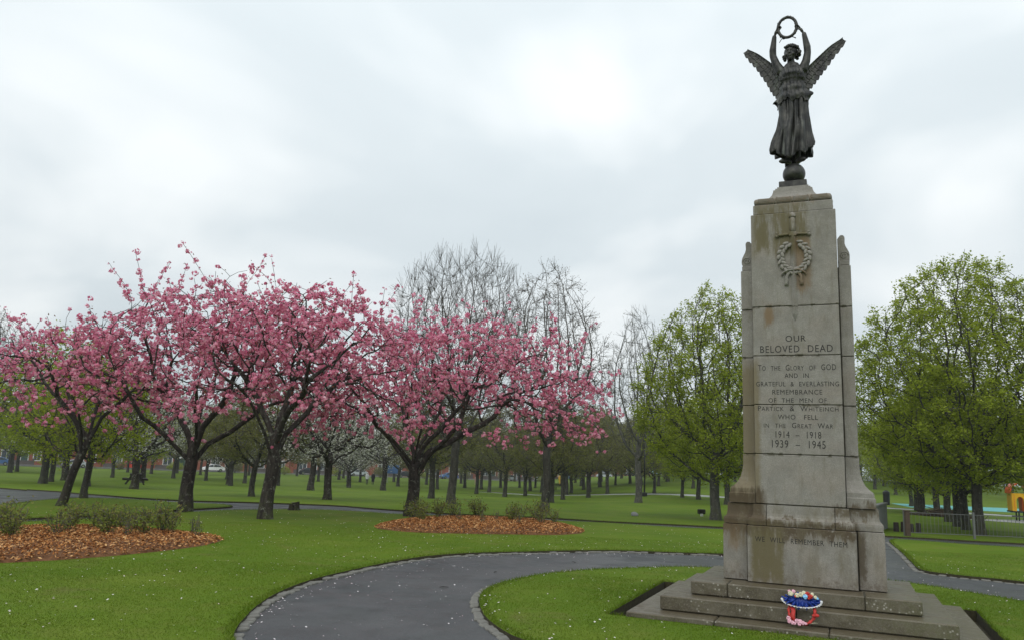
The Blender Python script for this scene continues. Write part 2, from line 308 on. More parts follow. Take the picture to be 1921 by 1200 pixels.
# ------------------------------------------------------------------ terrain, lawn, paths
def sst(a, b, x):
    t = np.clip((np.asarray(x, float) - a) / (b - a), 0, 1); return t * t * (3 - 2 * t)
def TZ(x, y):
    x = np.asarray(x, float); y = np.asarray(y, float); a = x / np.maximum(y, 1.0)
    zl = -1.7 * sst(14, 115, y); zr = -.35 * sst(14, 45, y) + 2.2 * sst(65, 170, y); w = sst(.02, .26, a)
    return zl * (1 - w) + zr * w
def tz(x, y): return float(TZ(x, y))
def spline(pts, closed=False, per=4):
    P = [Vector((p[0], p[1], 0)) for p in pts]; n = len(P); out = []
    for i in range(n if closed else n - 1):
        p0, p1, p2, p3 = (P[(i - 1) % n], P[i], P[(i + 1) % n], P[(i + 2) % n]) if closed else (P[max(i - 1, 0)], P[i], P[i + 1], P[min(i + 2, n - 1)])
        for k in range(per):
            t = k / per
            q = 0.5 * ((2 * p1) + (p2 - p0) * t + (2 * p0 - 5 * p1 + 4 * p2 - p3) * t * t + (3 * p1 - p0 - 3 * p2 + p3) * t ** 3)
            out.append((q.x, q.y))
    if not closed: out.append((P[-1].x, P[-1].y))
    return out
def inpoly(X, Y, poly):
    X = np.asarray(X); Y = np.asarray(Y); r = np.zeros(X.shape, bool); n = len(poly)
    for i in range(n):
        (x1, y1), (x2, y2) = poly[i], poly[(i + 1) % n]
        if y1 == y2: continue
        c = ((y1 > Y) != (y2 > Y)) & (X < (x2 - x1) * (Y - y1) / (y2 - y1) + x1); r ^= c
    return r
MX, MY, MYAW = 3.7186, 9.9981, -0.4047
def mloc(x, y):
    c, s = math.cos(MYAW), math.sin(MYAW); return (MX + x * c - y * s, MY + x * s + y * c)
OUT_L = [(-1.8, 6.3), (-2.35, 7.37), (-2.5, 7.88), (-2.58, 8.34), (-2.67, 9.0), (-2.7, 9.92), (-2.58, 10.98), (-2.29, 12.05), (-1.91, 13.12), (-1.33, 14.24), (-.43, 15.21), (.6, 15.92), (1.71, 16.53), (2.87, 16.94), (4.58, 17.09)]
OUT_B = [(5.8, 17.4), (6.7, 18.5), (7.7, 20.6), (8.9, 23.4), (10.2, 26.9), (12.6, 26.2)]
OUT_R = [(11.26, 23.51), (9.7, 19.69), (8.61, 17.04), (7.95, 15.35), (8.26, 14.65), (9.06, 14.09)]
OUT_F = [(9.9, 12.6), (10.3, 10.5), (10.0, 7.9), (8.8, 5.5), (6.8, 3.9), (4.2, 3.2), (1.5, 3.5), (-.6, 4.9)]
P_OUT = spline(OUT_L + OUT_B + OUT_R + OUT_F, True)
P_IN = spline([(.25, 7.83), (.04, 8.24), (-.13, 8.8), (-.22, 9.41), (-.26, 10.02), (-.23, 10.68), (-.08, 11.29), (.23, 11.95), (.65, 12.56), (1.2, 13.17), (1.87, 13.68), (2.96, 14.19), (3.64, 14.29), (5.0, 14.25), (6.0, 13.9), (6.73, 13.32), (7.15, 12.56), (7.56, 11.8), (7.9, 10.8), (8.0, 9.6), (7.6, 8.2), (6.6, 6.9), (5.2, 6.1), (3.6, 5.9), (2.0, 6.4), (.9, 7.1)], True)
FAR2 = [(-60, 58), (-40, 45), (-22.2, 35.3), (-21, 35.29), (-19.07, 34.2), (-17.4, 32.9), (-15, 31.4), (-12.7, 30.4), (-11.3, 30.5), (-10, 31), (-8.9, 31.4), (-8.1, 31.6), (-6.1, 31), (-3.75, 29.2), (-1, 28.5), (1.96, 28.25), (3.83, 28.2), (7.62, 28.2), (10.5, 27.3), (12.7, 26.3), (16.4, 25.35), (22, 23.2), (40, 16)]
NEAR2 = [(36, 11), (19, 20.6), (14.93, 23.1), (13.54, 23.92), (12.37, 24.74), (10, 26), (7.12, 26.52), (3.63, 26.77), (1.86, 26.82), (-3.3, 26.85), (-4.46, 27.2), (-5.97, 27.4), (-7, 27.0), (-7.77, 26.31), (-8.45, 25.24), (-9.02, 23), (-9.41, 20.5), (-10.34, 18.56), (-10.89, 17.5), (-14, 13), (-18, 9), (-30, 5), (-60, 30)]
P_2 = spline(FAR2, False, 3) + spline(NEAR2, False, 3)
P_ISL = spline([(-9.27, 27.48), (-9.38, 25.95), (-9.64, 24.52), (-9.79, 23.66), (-9.96, 21.37), (-10.78, 19.33), (-11.4, 18.31), (-13, 16), (-16, 13.5), (-17, 16), (-15.2, 20), (-14.35, 22.95), (-14.82, 24.98), (-15.17, 27.28), (-15.4, 29.2), (-14.12, 29.4), (-12, 28.6), (-10.41, 28.7)], True, 3)
def strip(pts, w):
    L_, R_ = [], []
    for i, (x, y) in enumerate(pts):
        a, b = pts[max(i - 1, 0)], pts[min(i + 1, len(pts) - 1)]; d = Vector((b[0] - a[0], b[1] - a[1])).normalized()
        L_.append((x - d.y * w, y + d.x * w)); R_.append((x + d.y * w, y - d.x * w))
    return L_ + R_[::-1]
P_3 = strip(spline([(-3, 102), (-1.1, 99.5), (5.5, 91), (11.4, 84.3), (20.8, 72.2), (40, 52)], False, 3), 1.5)
P_HOLE = [mloc(-2.06, -1.50), mloc(2.02, -1.50), mloc(2.02, 1.60), mloc(-2.06, 1.60)]
def is_path(X, Y):
    return ((inpoly(X, Y, P_OUT) & ~inpoly(X, Y, P_IN)) | (inpoly(X, Y, P_2) & ~inpoly(X, Y, P_ISL)))
def build_ground():
    pts, edges = [], []
    def grid(x0, x1, y0, y1, s, hole=None):
        rng = random.Random(3)
        for i in range(int((x1 - x0) / s) + 1):
            for j in range(int((y1 - y0) / s) + 1):
                x, y = x0 + i * s + rng.uniform(-.1, .1) * s, y0 + j * s + rng.uniform(-.1, .1) * s
                if hole and hole[0] < x < hole[1] and hole[2] < y < hole[3]: continue
                pts.append((x, y))
    grid(-24, 24, -10, 36, 1.0); grid(-110, 110, -40, 190, 5.0, (-25, 25, -11, 37)); grid(-900, 900, -300, 1100, 60, (-115, 115, -45, 195))
    for poly in (P_OUT, P_IN, P_2, P_ISL, P_3, P_HOLE):
        b = len(pts); n = len(poly); pts.extend(poly); edges.extend((b + i, b + (i + 1) % n) for i in range(n))
    r = delaunay_2d_cdt([Vector(p) for p in pts], edges, [], 0, 1e-4)
    V = np.array([(v.x, v.y) for v in r[0]]); F = np.array([f for f in r[2] if len(f) == 3], np.int32)
    a, b, c = V[F[:, 0]], V[F[:, 1]], V[F[:, 2]]; area = (b[:, 0] - a[:, 0]) * (c[:, 1] - a[:, 1]) - (b[:, 1] - a[:, 1]) * (c[:, 0] - a[:, 0])
    F[area < 0] = F[area < 0][:, ::-1]
    ctr = V[F].mean(1); path = is_path(ctr[:, 0], ctr[:, 1]); p3 = inpoly(ctr[:, 0], ctr[:, 1], P_3); hole = inpoly(ctr[:, 0], ctr[:, 1], P_HOLE)
    Z = TZ(V[:, 0], V[:, 1]); Z = Z + 0.012 * np.sin(V[:, 0] * 1.3) * np.sin(V[:, 1] * 1.1 + 1)
    cls = np.where(hole, 3, np.where(path, 1, np.where(p3, 2, 0))); drop = np.array([0, -.050, -.02, -.14])
    def sheet(name, k, mat):
        f = F[cls == k]; used = np.unique(f); mp = np.full(len(V), -1); mp[used] = np.arange(len(used))
        vv = np.column_stack([V[used], Z[used] + drop[k]]); return vv, mp[f], mp, used
    vv, ff, mp, used = sheet('lawn', 0, M['lawn grass'])
    # vertical cut edges of the turf
    ed = {}
    for fi in range(len(F)):
        t = F[fi]
        for i in range(3): ed.setdefault((min(t[i], t[(i + 1) % 3]), max(t[i], t[(i + 1) % 3])), []).append((fi, t[i], t[(i + 1) % 3]))
    WV, WF = [], []
    for k, lst in ed.items():
        if len(lst) == 2:
            (f1, a1, b1), (f2, a2, b2) = lst
            if cls[f1] != cls[f2] and 0 in (cls[f1], cls[f2]):
                if cls[f1] == 0: a_, b_, oc = a1, b1, cls[f2]
                else: a_, b_, oc = a2, b2, cls[f1]
                n = len(WV); d = drop[oc] - .03
                WV += [(V[a_][0], V[a_][1], Z[a_]), (V[b_][0], V[b_][1], Z[b_]), (V[b_][0], V[b_][1], Z[b_] + d), (V[a_][0], V[a_][1], Z[a_] + d)]
                WF += [(n, n + 2, n + 1), (n, n + 3, n + 2)]
    n0 = len(vv); allV = np.vstack([vv, np.array(WV)]); allF = np.vstack([ff, np.array(WF) + n0])
    mi = np.r_[np.zeros(len(ff)), np.ones(len(WF))]
    tag(link('lawn', mesh_np('lawn', allV, allF, [M['lawn grass'], M['dark soil']], False, mi)), 'mown green park lawn under the trees', 'lawn', kind='structure')
    for nm, k, mt, lb in (('path', 1, 'path tarmac', 'damp grey tarmac footpath circling the memorial'), ('gravel_path', 2, 'pale path gravel', 'pale narrow path crossing the far lawn'), ('soil', 3, 'dark soil', 'dark soil trench cut around the memorial steps')):
        a_, b_, *_r = sheet(nm, k, None); tag(link(nm, mesh_np(nm, a_, b_, M[mt])), lb, nm.split('_')[-1], kind='structure')
build_ground()

# kerb setts along the path edges
def along(poly, step, closed=False):
    P = [Vector(p) for p in poly] + ([Vector(poly[0])] if closed else []); out = []; acc = 0.0
    for a, b in zip(P[:-1], P[1:]):
        l = (b - a).length; d = (b - a) / max(l, 1e-9)
        while acc < l: out.append((a + d * acc, math.atan2(d.y, d.x))); acc += step
        acc -= l
    return out
def sett_mesh(i):
    rng = random.Random(i); m = MB().box(-.070, .070, -.050, .050, -.08, .026)
    for v in m.bm.verts: v.co += Vector((rng.uniform(-.012, .012), rng.uniform(-.012, .012), rng.uniform(-.006, .006)))
    m.bevel(.012); return m.mesh('kerb_stone', M['setts'])
SETTS = [sett_mesh(i) for i in range(6)]
def kerb(poly, lab, inward, step=.152, closed=False, flt=None):
    rng = random.Random(len(poly)); root = empty('kerb', (poly[0][0], poly[0][1], 0)); tag(root, lab, 'kerb', kind='structure')
    for (p, a) in along(poly, step, closed):
        if (flt and not flt(p)) or rng.random() < .03: continue
        x, y = p.x - math.sin(a) * inward * (.05 + rng.uniform(-.012, .012)), p.y + math.cos(a) * inward * .05
        link('kerb_stone', rng.choice(SETTS), root, (x - poly[0][0], y - poly[0][1], tz(x, y) - .052 + rng.uniform(-.010, .010)), (0, 0, a + rng.uniform(-.12, .12)))
kerb(spline(OUT_L, False, 4), 'worn grey stone sett kerb edging the big lawn', -1)
kerb(P_IN, 'worn grey stone sett kerb ringing the memorial lawn', 1, closed=True, flt=lambda p: p.x < 3.0 and p.y > 6.5)
kerb(spline(OUT_R, False, 4), 'worn stone sett kerb on the lawn beyond the memorial', -1, .17)

# ------------------------------------------------------------------ war memorial
mem = empty('war_memorial', (MX, MY, 0), MYAW, 'tall grey granite war memorial pedestal with carved sword and inscriptions', 'monument')
ST, SP = M['weathered granite'], M['wet step granite']
G = .004
def blk(name, x0, x1, y0, y1, z0, z1, mat=ST, bev=.007): return bx(name, mat, mem, x0 + G, x1 - G, y0 + G, y1 - G, z0 + G, z1 - G, bev)
# three steps, each of separate slabs
for hx, hy, z0, z1, cuts, t in ((1.843, 1.539, -.20, .0515, (-.86, .30), .42), (1.523, 1.218, .0515, .215, (-.03, ), .42), (1.223, .918, .215, .372, (-.80, .66), .42)):
    xs = [-hx, *cuts, hx]
    for a, b in zip(xs[:-1], xs[1:]): blk('step_slab', a, b, -hy, -hy + t, z0, z1, SP, .012)
    blk('step_slab', -hx, -.1, hy - t, hy, z0, z1, SP, .012); blk('step_slab', -.1, hx, hy - t, hy, z0, z1, SP, .012)
    blk('step_slab', -hx, -hx + .6, -hy + t, hy - t, z0, z1, SP, .012); blk('step_slab', hx - .6, hx, -hy + t, hy - t, z0, z1, SP, .012)
bx('core', M['mortar'], mem, -1.18, 1.18, -.88, .88, -.1, .362); bx('core', M['mortar'], mem, -1.49, 1.49, -1.18, 1.18, -.15, .205)
bx('core', M['mortar'], mem, -.49, .49, -.47, .47, .36, 4.93); bx('core', M['mortar'], mem, -.46, .46, -.44, .44, 4.90, 5.10); bx('core', M['mortar'], mem, -.64, .64, -.31, .31, .36, 4.22); bx('core', M['mortar'], mem, -.87, .87, -.42, .42, .36, 1.02)
# plinth
blk('plinth_block', -.609, .609, -.574, .574, .372, 1.03)
for s in (-1, 1):
    a, b = sorted((s * .609, s * .908)); blk('plinth_block', a + (.006 if s > 0 else 0), b - (.006 if s < 0 else 0), -.4526, .4526, .372, 1.03)
# moulded course
def moulding(name, prof, x0, x1, y0=None, y1=None):
    """prof: (offset, z): rectangle x0..x1, y0..y1 grown by offset on the outer sides given by flags"""
    m = MB(); rings = []
    for off, z in prof:
        X0, X1, Y0, Y1 = x0[0] - off * x0[1], x1[0] + off * x1[1], y0[0] - off * y0[1], y1[0] + off * y1[1]
        rings.append([(X0, Y0, z), (X1, Y0, z), (X1, Y1, z), (X0, Y1, z)])
    m.loft(rings); m.bevel(.005); return m.obj(name, ST, mem)
PC = [(.055, 1.035), (.060, 1.085), (.055, 1.112), (.030, 1.118), (.012, 1.145), (.004, 1.18), (0, 1.279)]
moulding('moulding_block', PC, (-.535, 1), (-.388, 0), (-.505, 1), (.505, 1))
moulding('moulding_block', PC, (-.381, 0), (.378, 0), (-.505, 1), (.505, 1))
moulding('moulding_block', PC, (.385, 0), (.535, 1), (-.505, 1), (.505, 1))
for s in (-1, 1):
    if s < 0: moulding('moulding_block', [(o * .75, z) for o, z in PC], (-.852, 1), (-.50, 0), (-.405, 1), (.405, 1))
    else: moulding('moulding_block', [(o * .75, z) for o, z in PC], (.50, 0), (.852, 1), (-.405, 1), (.405, 1))
# wings: flared foot, four courses, scroll
FL = [(.160, 1.287), (.163, 1.40), (.150, 1.412), (.145, 1.462), (.130, 1.478), (.095, 1.505), (.060, 1.545), (.032, 1.60), (.012, 1.67), (.002, 1.75), (0, 1.880)]
JZ = [1.2855, 1.884, 2.487, 3.097, 3.716]
for s in (-1, 1):
    xi, xo = (s * .517, 0), (s * .667, 1)
    a, b = (xo, xi) if s < 0 else (xi, xo)
    m = MB(); rings = []
    for off, z in FL:
        X0, X1 = (-(.667 + off), -.517) if s < 0 else (.517, .667 + off); Y = .33 + off * .62
        rings.append([(X0, -Y, z), (X1, -Y, z), (X1, Y, z), (X0, Y, z)])
    m.loft(rings); m.bevel(.004); m.obj('wing_foot_block', ST, mem)
    for z0, z1 in zip(JZ[1:], JZ[2:] + [4.245]):
        x0, x1 = (-.667, -.517) if s < 0 else (.517, .667)
        blk('wing_block', x0, x1, -.33, .33, z0, z1)
    x0, x1 = (-.655, -.517) if s < 0 else (.517, .655)
    blk('wing_block', x0, x1, -.30, .30, 4.245, 4.315)
    pf = [(.517, 4.318), (.645, 4.318), (.656, 4.345), (.658, 4.385), (.650, 4.425), (.632, 4.465), (.612, 4.505), (.602, 4.545), (.603, 4.585), (.606, 4.612), (.598, 4.638), (.578, 4.652), (.552, 4.648), (.535, 4.625), (.517, 4.60)]
    m = MB().prism([(s * x, z) for x, z in pf], -.27, .27); m.bevel(.006); sc_ = m.obj('scroll', ST, mem)
    for yy in (-.272, .272):
        m = MB(); pts = []
        for k in range(26):
            an = k * .42; rr = .052 - .0016 * k; pts.append((s * (.590 + rr * math.cos(an)), yy, 4.385 + rr * math.sin(an)))
        m.tube(pts, .007, 6); m.obj('volute', ST, sc_, True)
# main shaft courses
for z0, z1 in zip(JZ, JZ[1:]): blk('shaft_block', -.512, .512, -.49, .49, z0, z1)
blk('shaft_block', -.515, .515, -.49, .49, 3.716, 4.945); blk('shaft_block', -.487, .487, -.462, .462, 4.945, 5.082)
# bound roll moulding and concave cap
m = MB()
rings = []
NS, R0 = 14, .046
def sq(h, z): return [(-h[0], -h[1], z), (h[0], -h[1], z), (h[0], h[1], z), (-h[0], h[1], z)]
for k in range(NS + 1):
    a = -math.pi / 2 + math.pi * k / NS; rings.append(sq((.425 + R0 * math.cos(a), .40 + R0 * math.cos(a)), 5.130 + R0 * math.sin(a)))
m.loft(rings); roll = m.obj('roll_moulding', ST, mem, True, 0.6)
def rib_run(p, q):
    p, q = Vector(p), Vector(q); d = (q - p).normalized()
    for k in range(9):
        a = -math.pi * .5 + math.pi * (k + .5) / 9; n = Vector((d.y, -d.x, 0)); c = n * (R0 * math.cos(a)) + Vector((0, 0, R0 * math.sin(a)))
        MB().tube([p + c, q + c], .0058, 5).obj('rib', ST, roll)
    for t in (.25, .5, .75):
        for sg in (-1, 1):
            pts = []
            for k in range(9):
                a = -math.pi * .5 + math.pi * k / 8; n = Vector((d.y, -d.x, 0)); pts.append(p.lerp(q, t) + d * sg * (-.028 + .056 * k / 8) + n * ((R0 + .006) * math.cos(a)) + Vector((0, 0, (R0 + .006) * math.sin(a))))
            MB().tube(pts, .009, 5).obj('tie_band', ST, roll, True)
rib_run((-.425, -.40, 5.13), (.425, -.40, 5.13)); rib_run((-.425, .40, 5.13), (-.425, -.40, 5.13)); rib_run((.425, -.40, 5.13), (.425, .40, 5.13))
m = MB(); m.loft([sq((h, h * .95), z) for h, z in ((.40, 5.160), (.40, 5.185), (.345, 5.19), (.315, 5.205), (.285, 5.235), (.262, 5.27), (.248, 5.31), (.242, 5.345), (.222, 5.347), (.219, 5.372), (.197, 5.374), (.195, 5.399))]); m.bevel(.003); m.obj('cap_block', ST, mem)
# carved sword, laurel and ribbon on the front
FY = -.49
m = MB(); m.loft([[(w, FY + .004, z), (0, FY - d, z), (-w, FY + .004, z)] for w, d, z in ((.042, .046, 4.62), (.040, .044, 4.2), (.037, .040, 3.75), (.032, .034, 3.60), (.004, .006, 3.535))]); m.obj('sword_blade', ST, mem)
MB().tube([(0, FY, 4.66), (0, FY - .004, 4.72), (0, FY - .004, 4.80), (0, FY - .002, 4.87)], [(.034, .026), (.038, .030), (.032, .026), (.030, .024)], 10).obj('sword_grip', ST, mem, True)
MB().tube([(0, FY, 4.868), (0, FY, 4.882), (0, FY, 4.90), (0, FY, 4.925), (0, FY, 4.938)], [(.04, .03), (.044, .034), (.038, .03), (.026, .02), (.004, .004)], 10).obj('sword_pommel', ST, mem, True)
m = MB(); m.box(-.045, .045, FY - .034, FY + .01, 4.615, 4.672); m.bevel(.006); gd = m.obj('sword_guard', ST, mem)
for s in (-1, 1):
    MB().tube([(s * .04, FY - .012, 4.645), (s * .10, FY - .012, 4.642), (s * .15, FY - .012, 4.636), (s * .18, FY - .012, 4.640)], [(.018, .018), (.016, .016), (.020, .016), (.024, .018)], 8).obj('quillon', ST, gd, True)
    m = MB(); m.ball((s * .192, FY - .012, 4.628), (.024, .02, .024)); m.obj('quillon_scroll', ST, gd, True)
    m = MB(); m.ball((s * .188, FY - .012, 4.660), (.018, .018, .018)); m.obj('quillon_scroll', ST, gd, True)
rng = random.Random(11)
lau = MB(); ring_pts = []
for k in range(40):
    a = math.radians(108 + k * 324 / 39 - 90 + 90); 
    ring_pts.append((.012 + .165 * math.cos(math.radians(115) + math.radians(310) * k / 39), FY - .006, 4.345 + .185 * math.sin(math.radians(115) + math.radians(310) * k / 39)))
lau.tube(ring_pts, .018, 8); lau = lau.obj('laurel_wreath', ST, mem, True)
leaf_me = []
for i in range(3):
    mm = MB(); mm.ball((0, 0, 0), (.019 + .003 * i, .016, .044 - .004 * i), seg=8, ring=6); leaf_me.append(mm.mesh('laurel_leaf', ST, True))
for k in range(34):
    a = math.radians(112) + math.radians(316) * k / 33; side = (k % 2) * 2 - 1; rr = 1 + side * .13
    up = 1 if math.cos(a) > 0 else -1
    tang = a + (math.pi / 2 if up > 0 else -math.pi / 2)
    ang = tang - math.pi / 2 + side * .5 * up + rng.uniform(-.25, .25)
    o = link('laurel_leaf', rng.choice(leaf_me), lau, (.012 + .165 * rr * math.cos(a), FY - .016 - rng.random() * .010, 4.345 + .185 * rr * math.sin(a)), (0, -ang, 0))
for s in (-1, 1):
    MB().tube([(s * .01, FY - .03, 4.170), (s * .06, FY - .028, 4.172), (s * .11, FY - .02, 4.150), (s * .145, FY - .014, 4.125), (s * .135, FY - .016, 4.100)], [(.020, .012), (.020, .012), (.018, .012), (.018, .010), (.012, .008)], 8).obj('carved_ribbon', ST, mem, True)
    MB().tube([(s * .02, FY - .022, 4.16), (s * .07, FY - .016, 4.12), (s * .088, FY - .018, 4.08), (s * .080, FY - .012, 4.045), (s * .092, FY - .016, 4.01), (s * .088, FY - .01, 3.975)], [(.016, .010), (.020, .010), (.018, .012), (.022, .010), (.020, .012), (.026, .006)], 8).obj('carved_ribbon', ST, mem, True)
# inscriptions: dark grey letters standing slightly proud of the stone face
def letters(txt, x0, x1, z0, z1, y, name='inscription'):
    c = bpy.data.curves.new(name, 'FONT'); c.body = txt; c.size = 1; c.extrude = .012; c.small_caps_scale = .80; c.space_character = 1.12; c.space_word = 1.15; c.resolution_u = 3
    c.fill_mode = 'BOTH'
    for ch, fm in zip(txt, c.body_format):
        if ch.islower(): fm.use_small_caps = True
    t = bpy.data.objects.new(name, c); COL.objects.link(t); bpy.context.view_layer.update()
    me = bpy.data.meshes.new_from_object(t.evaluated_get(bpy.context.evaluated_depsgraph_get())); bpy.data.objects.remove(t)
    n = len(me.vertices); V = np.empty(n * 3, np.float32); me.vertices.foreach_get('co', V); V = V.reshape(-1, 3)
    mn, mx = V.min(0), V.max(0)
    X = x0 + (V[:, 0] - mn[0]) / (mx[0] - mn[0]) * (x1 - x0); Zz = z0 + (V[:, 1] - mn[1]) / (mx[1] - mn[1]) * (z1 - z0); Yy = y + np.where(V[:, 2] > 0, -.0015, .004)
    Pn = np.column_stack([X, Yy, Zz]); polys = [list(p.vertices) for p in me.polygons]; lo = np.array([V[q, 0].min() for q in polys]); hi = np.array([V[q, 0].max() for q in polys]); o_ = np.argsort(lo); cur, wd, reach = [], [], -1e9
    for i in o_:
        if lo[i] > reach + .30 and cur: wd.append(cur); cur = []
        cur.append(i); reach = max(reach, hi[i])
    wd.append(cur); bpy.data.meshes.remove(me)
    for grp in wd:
        used = sorted({v for i in grp for v in polys[i]}); mp = {v: k for k, v in enumerate(used)}; m2 = bpy.data.meshes.new(name); m2.from_pydata(Pn[used].tolist(), [], [[mp[v] for v in polys[i]] for i in grp]); m2.materials.append(M['dark lettering']); m2.update(); link(name, m2, mem)
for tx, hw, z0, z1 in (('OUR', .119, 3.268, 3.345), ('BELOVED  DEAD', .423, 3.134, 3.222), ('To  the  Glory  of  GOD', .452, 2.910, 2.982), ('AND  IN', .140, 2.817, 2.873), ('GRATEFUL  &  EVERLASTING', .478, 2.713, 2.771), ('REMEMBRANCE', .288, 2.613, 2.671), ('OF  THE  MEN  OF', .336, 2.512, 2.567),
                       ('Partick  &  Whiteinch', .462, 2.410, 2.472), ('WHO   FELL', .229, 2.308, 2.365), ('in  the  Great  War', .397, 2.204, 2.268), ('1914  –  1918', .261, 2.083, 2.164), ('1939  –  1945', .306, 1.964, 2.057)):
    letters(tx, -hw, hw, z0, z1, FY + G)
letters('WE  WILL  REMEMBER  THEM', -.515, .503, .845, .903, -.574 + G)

# ------------------------------------------------------------------ bronze winged figure on a globe
BZ = M['dark bronze']
sta = empty('winged_statue', (*mloc(0, 0), 5.40), MYAW, 'dark bronze winged woman holding a laurel wreath above her head', 'statue')
ZO = 5.40
def sobj(mb, name, parent=None, smooth=True, angle=None):
    for v in mb.bm.verts: v.co.z -= ZO
    return mb.obj(name, BZ, parent or sta, smooth, angle)
m = MB(); m.box(-.175, .175, -.17, .17, ZO + .001, ZO + .085); m.bevel(.006); sobj(m, 'base_plate', None, False)
sobj(MB().ball((.012, 0, 5.628), (.146, .146, .146), seg=32, ring=20), 'globe')
def figure():
    b = MB()
    def cap(pts, rad, n=14):
        pts = [Vector(p) for p in pts]; d0 = (pts[0] - pts[1]).normalized(); d1 = (pts[-1] - pts[-2]).normalized()
        g = lambda r: max(r) if isinstance(r, tuple) else r
        sc_ = lambda r, k: (r[0] * k, r[1] * k) if isinstance(r, tuple) else r * k
        P = [pts[0] + d0 * g(rad[0]) * .95, pts[0] + d0 * g(rad[0]) * .6] + pts + [pts[-1] + d1 * g(rad[-1]) * .6, pts[-1] + d1 * g(rad[-1]) * .95]
        R = [sc_(rad[0], .25), sc_(rad[0], .78)] + list(rad) + [sc_(rad[-1], .78), sc_(rad[-1], .25)]
        b.tube(P, R, n)
    # legs and bare feet on the globe
    cap([(-.085, .0, 6.70), (-.075, -.075, 6.25), (-.045, .0, 5.90)], [.095, .062, .036])
    cap([(.095, .0, 6.70), (.090, -.03, 6.23), (.065, .02, 5.88)], [.095, .062, .036])
    for x, a in ((-.043, -.12), (.066, .10)):
        cap([(x, .045, 5.830), (x + a * .3, -.02, 5.822), (x + a * .7, -.085, 5.800), (x + a * .9, -.125, 5.785)], [.034, .036, .034, .022], 10)
    # trunk, neck
    cap([(.02, .01, 6.62), (.02, .0, 6.78), (.02, -.005, 6.92), (.02, -.01, 7.03), (.02, .0, 7.12), (.02, .005, 7.17)], [(.155, .125), (.145, .115), (.122, .098), (.145, .115), (.160, .100), (.120, .075)], 18)
    for s in (-1, 1): b.ball((.02 + s * .068, -.095, 7.045), (.058, .050, .058))
    cap([(.015, .008, 7.17), (.012, -.012, 7.30)], [.054, .048])
    # head, lifted a little
    T = Matrix.Translation((.012, -.022, 7.375)) @ Matrix.Rotation(-.10, 4, 'Z') @ Matrix.Rotation(-.12, 4, 'X')
    def hb(c, r): b.ball((0, 0, 0), r, T @ Matrix.Translation(c), 16, 10)
    hb((0, .01, .035), (.082, .098, .092)); hb((0, -.030, -.020), (.064, .072, .090)); hb((0, -.062, -.092), (.030, .030, .026))
    hb((0, -.100, .022), (.040, .012, .010)); hb((0, -.108, -.020), (.011, .018, .034)); hb((0, -.112, -.036), (.016, .014, .010))
    hb((0, -.098, -.062), (.023, .010, .007)); hb((0, -.094, -.073), (.020, .010, .008))
    for s in (-1, 1):
        hb((s * .032, -.086, .004), (.014, .010, .008)); hb((s * .042, -.070, -.035), (.022, .022, .026)); hb((s * .078, .008, -.01), (.010, .018, .028))
    # arms raised to the wreath
    for s, sh, el, wr, hd in ((-1, (-.125, .0, 7.155), (-.222, -.01, 7.40), (-.195, -.05, 7.665), (-.160, -.060, 7.765)), (1, (.165, .0, 7.140), (.232, -.01, 7.375), (.195, -.05, 7.640), (.140, -.060, 7.745))):
        sh, el, wr, hd = map(Vector, (sh, el, wr, hd))
        cap([sh + Vector((-s * .03, 0, -.03)), sh, sh.lerp(el, .5) + Vector((s * .012, 0, 0)), el], [.064, .068, .056, .047])
        cap([el, el.lerp(wr, .3) + Vector((s * .008, 0, 0)), wr], [.047, .048, .031])
        b.ball(wr.lerp(hd, .55), (.026, .020, .046), Vector((hd - wr)).to_track_quat('Z', 'Y').to_matrix().to_4x4())
        u = (hd - wr).normalized(); inn = Vector((-s, 0, .15)).normalized()
        for k in range(4):
            base = hd + Vector((0, -.022 + .015 * k, 0)) - u * .01
            L_ = (.042, .048, .046, .036)[k]
            cap([base, base + u * L_ * .8 + inn * .006, base + u * L_ * 1.1 + inn * L_ * .7, base + u * L_ * .6 + inn * L_ * 1.15], [.0095, .0092, .0085, .0075], 8)
        tb = wr.lerp(hd, .6) + inn * .018 + Vector((0, -.015, 0))
        cap([tb, tb + inn * .025 + u * .02, tb + inn * .045 + u * .045], [.011, .010, .008], 8)
    for v in b.bm.verts: v.co.z -= ZO
    me = b.mesh('figure', BZ, True); o = bpy.data.objects.new('figure_tmp', me); COL.objects.link(o)
    r = o.modifiers.new('r', 'REMESH'); r.mode = 'VOXEL'; r.voxel_size = .0065; r.use_smooth_shade = True
    s_ = o.modifiers.new('s', 'SMOOTH'); s_.iterations = 3; s_.factor = .5
    bpy.context.view_layer.update()
    me2 = bpy.data.meshes.new_from_object(o.evaluated_get(bpy.context.evaluated_depsgraph_get())); bpy.data.objects.remove(o)
    me2.materials.clear(); me2.materials.append(BZ); me2.name = 'figure'
    for p in me2.polygons: p.use_smooth = True
    return link('figure', me2, sta)
fig = figure()
# hair: wavy locks round the head
hr = MB(); rng = random.Random(4)
hr.ball((.014, .006, 7.425), (.092, .098, .082), seg=16, ring=10)
for k in range(70):
    a = rng.uniform(0, 2 * math.pi); e = rng.uniform(-.35, 1.3); d = Vector((math.cos(a) * math.cos(e), math.sin(a) * math.cos(e), math.sin(e)))
    if d.y < -.34 and e < .50: continue
    hr.ball(Vector((.014, .0, 7.405)) + Vector((d.x * .116, d.y * .112, d.z * .112)), (rng.uniform(.018, .030), rng.uniform(.018, .028), rng.uniform(.016, .026)), Matrix.Rotation(rng.uniform(0, 3), 4, 'Y'), 8, 6)
for s in (-1, 1):
    for k in range(3): hr.ball((.014 + s * (.076 + .006 * math.sin(k)), .030 + .012 * k, 7.395 - .026 * k), (.024, .028, .022), None, 8, 6)
o = sobj(hr, 'hair', fig); o['kind'] = 'stuff'
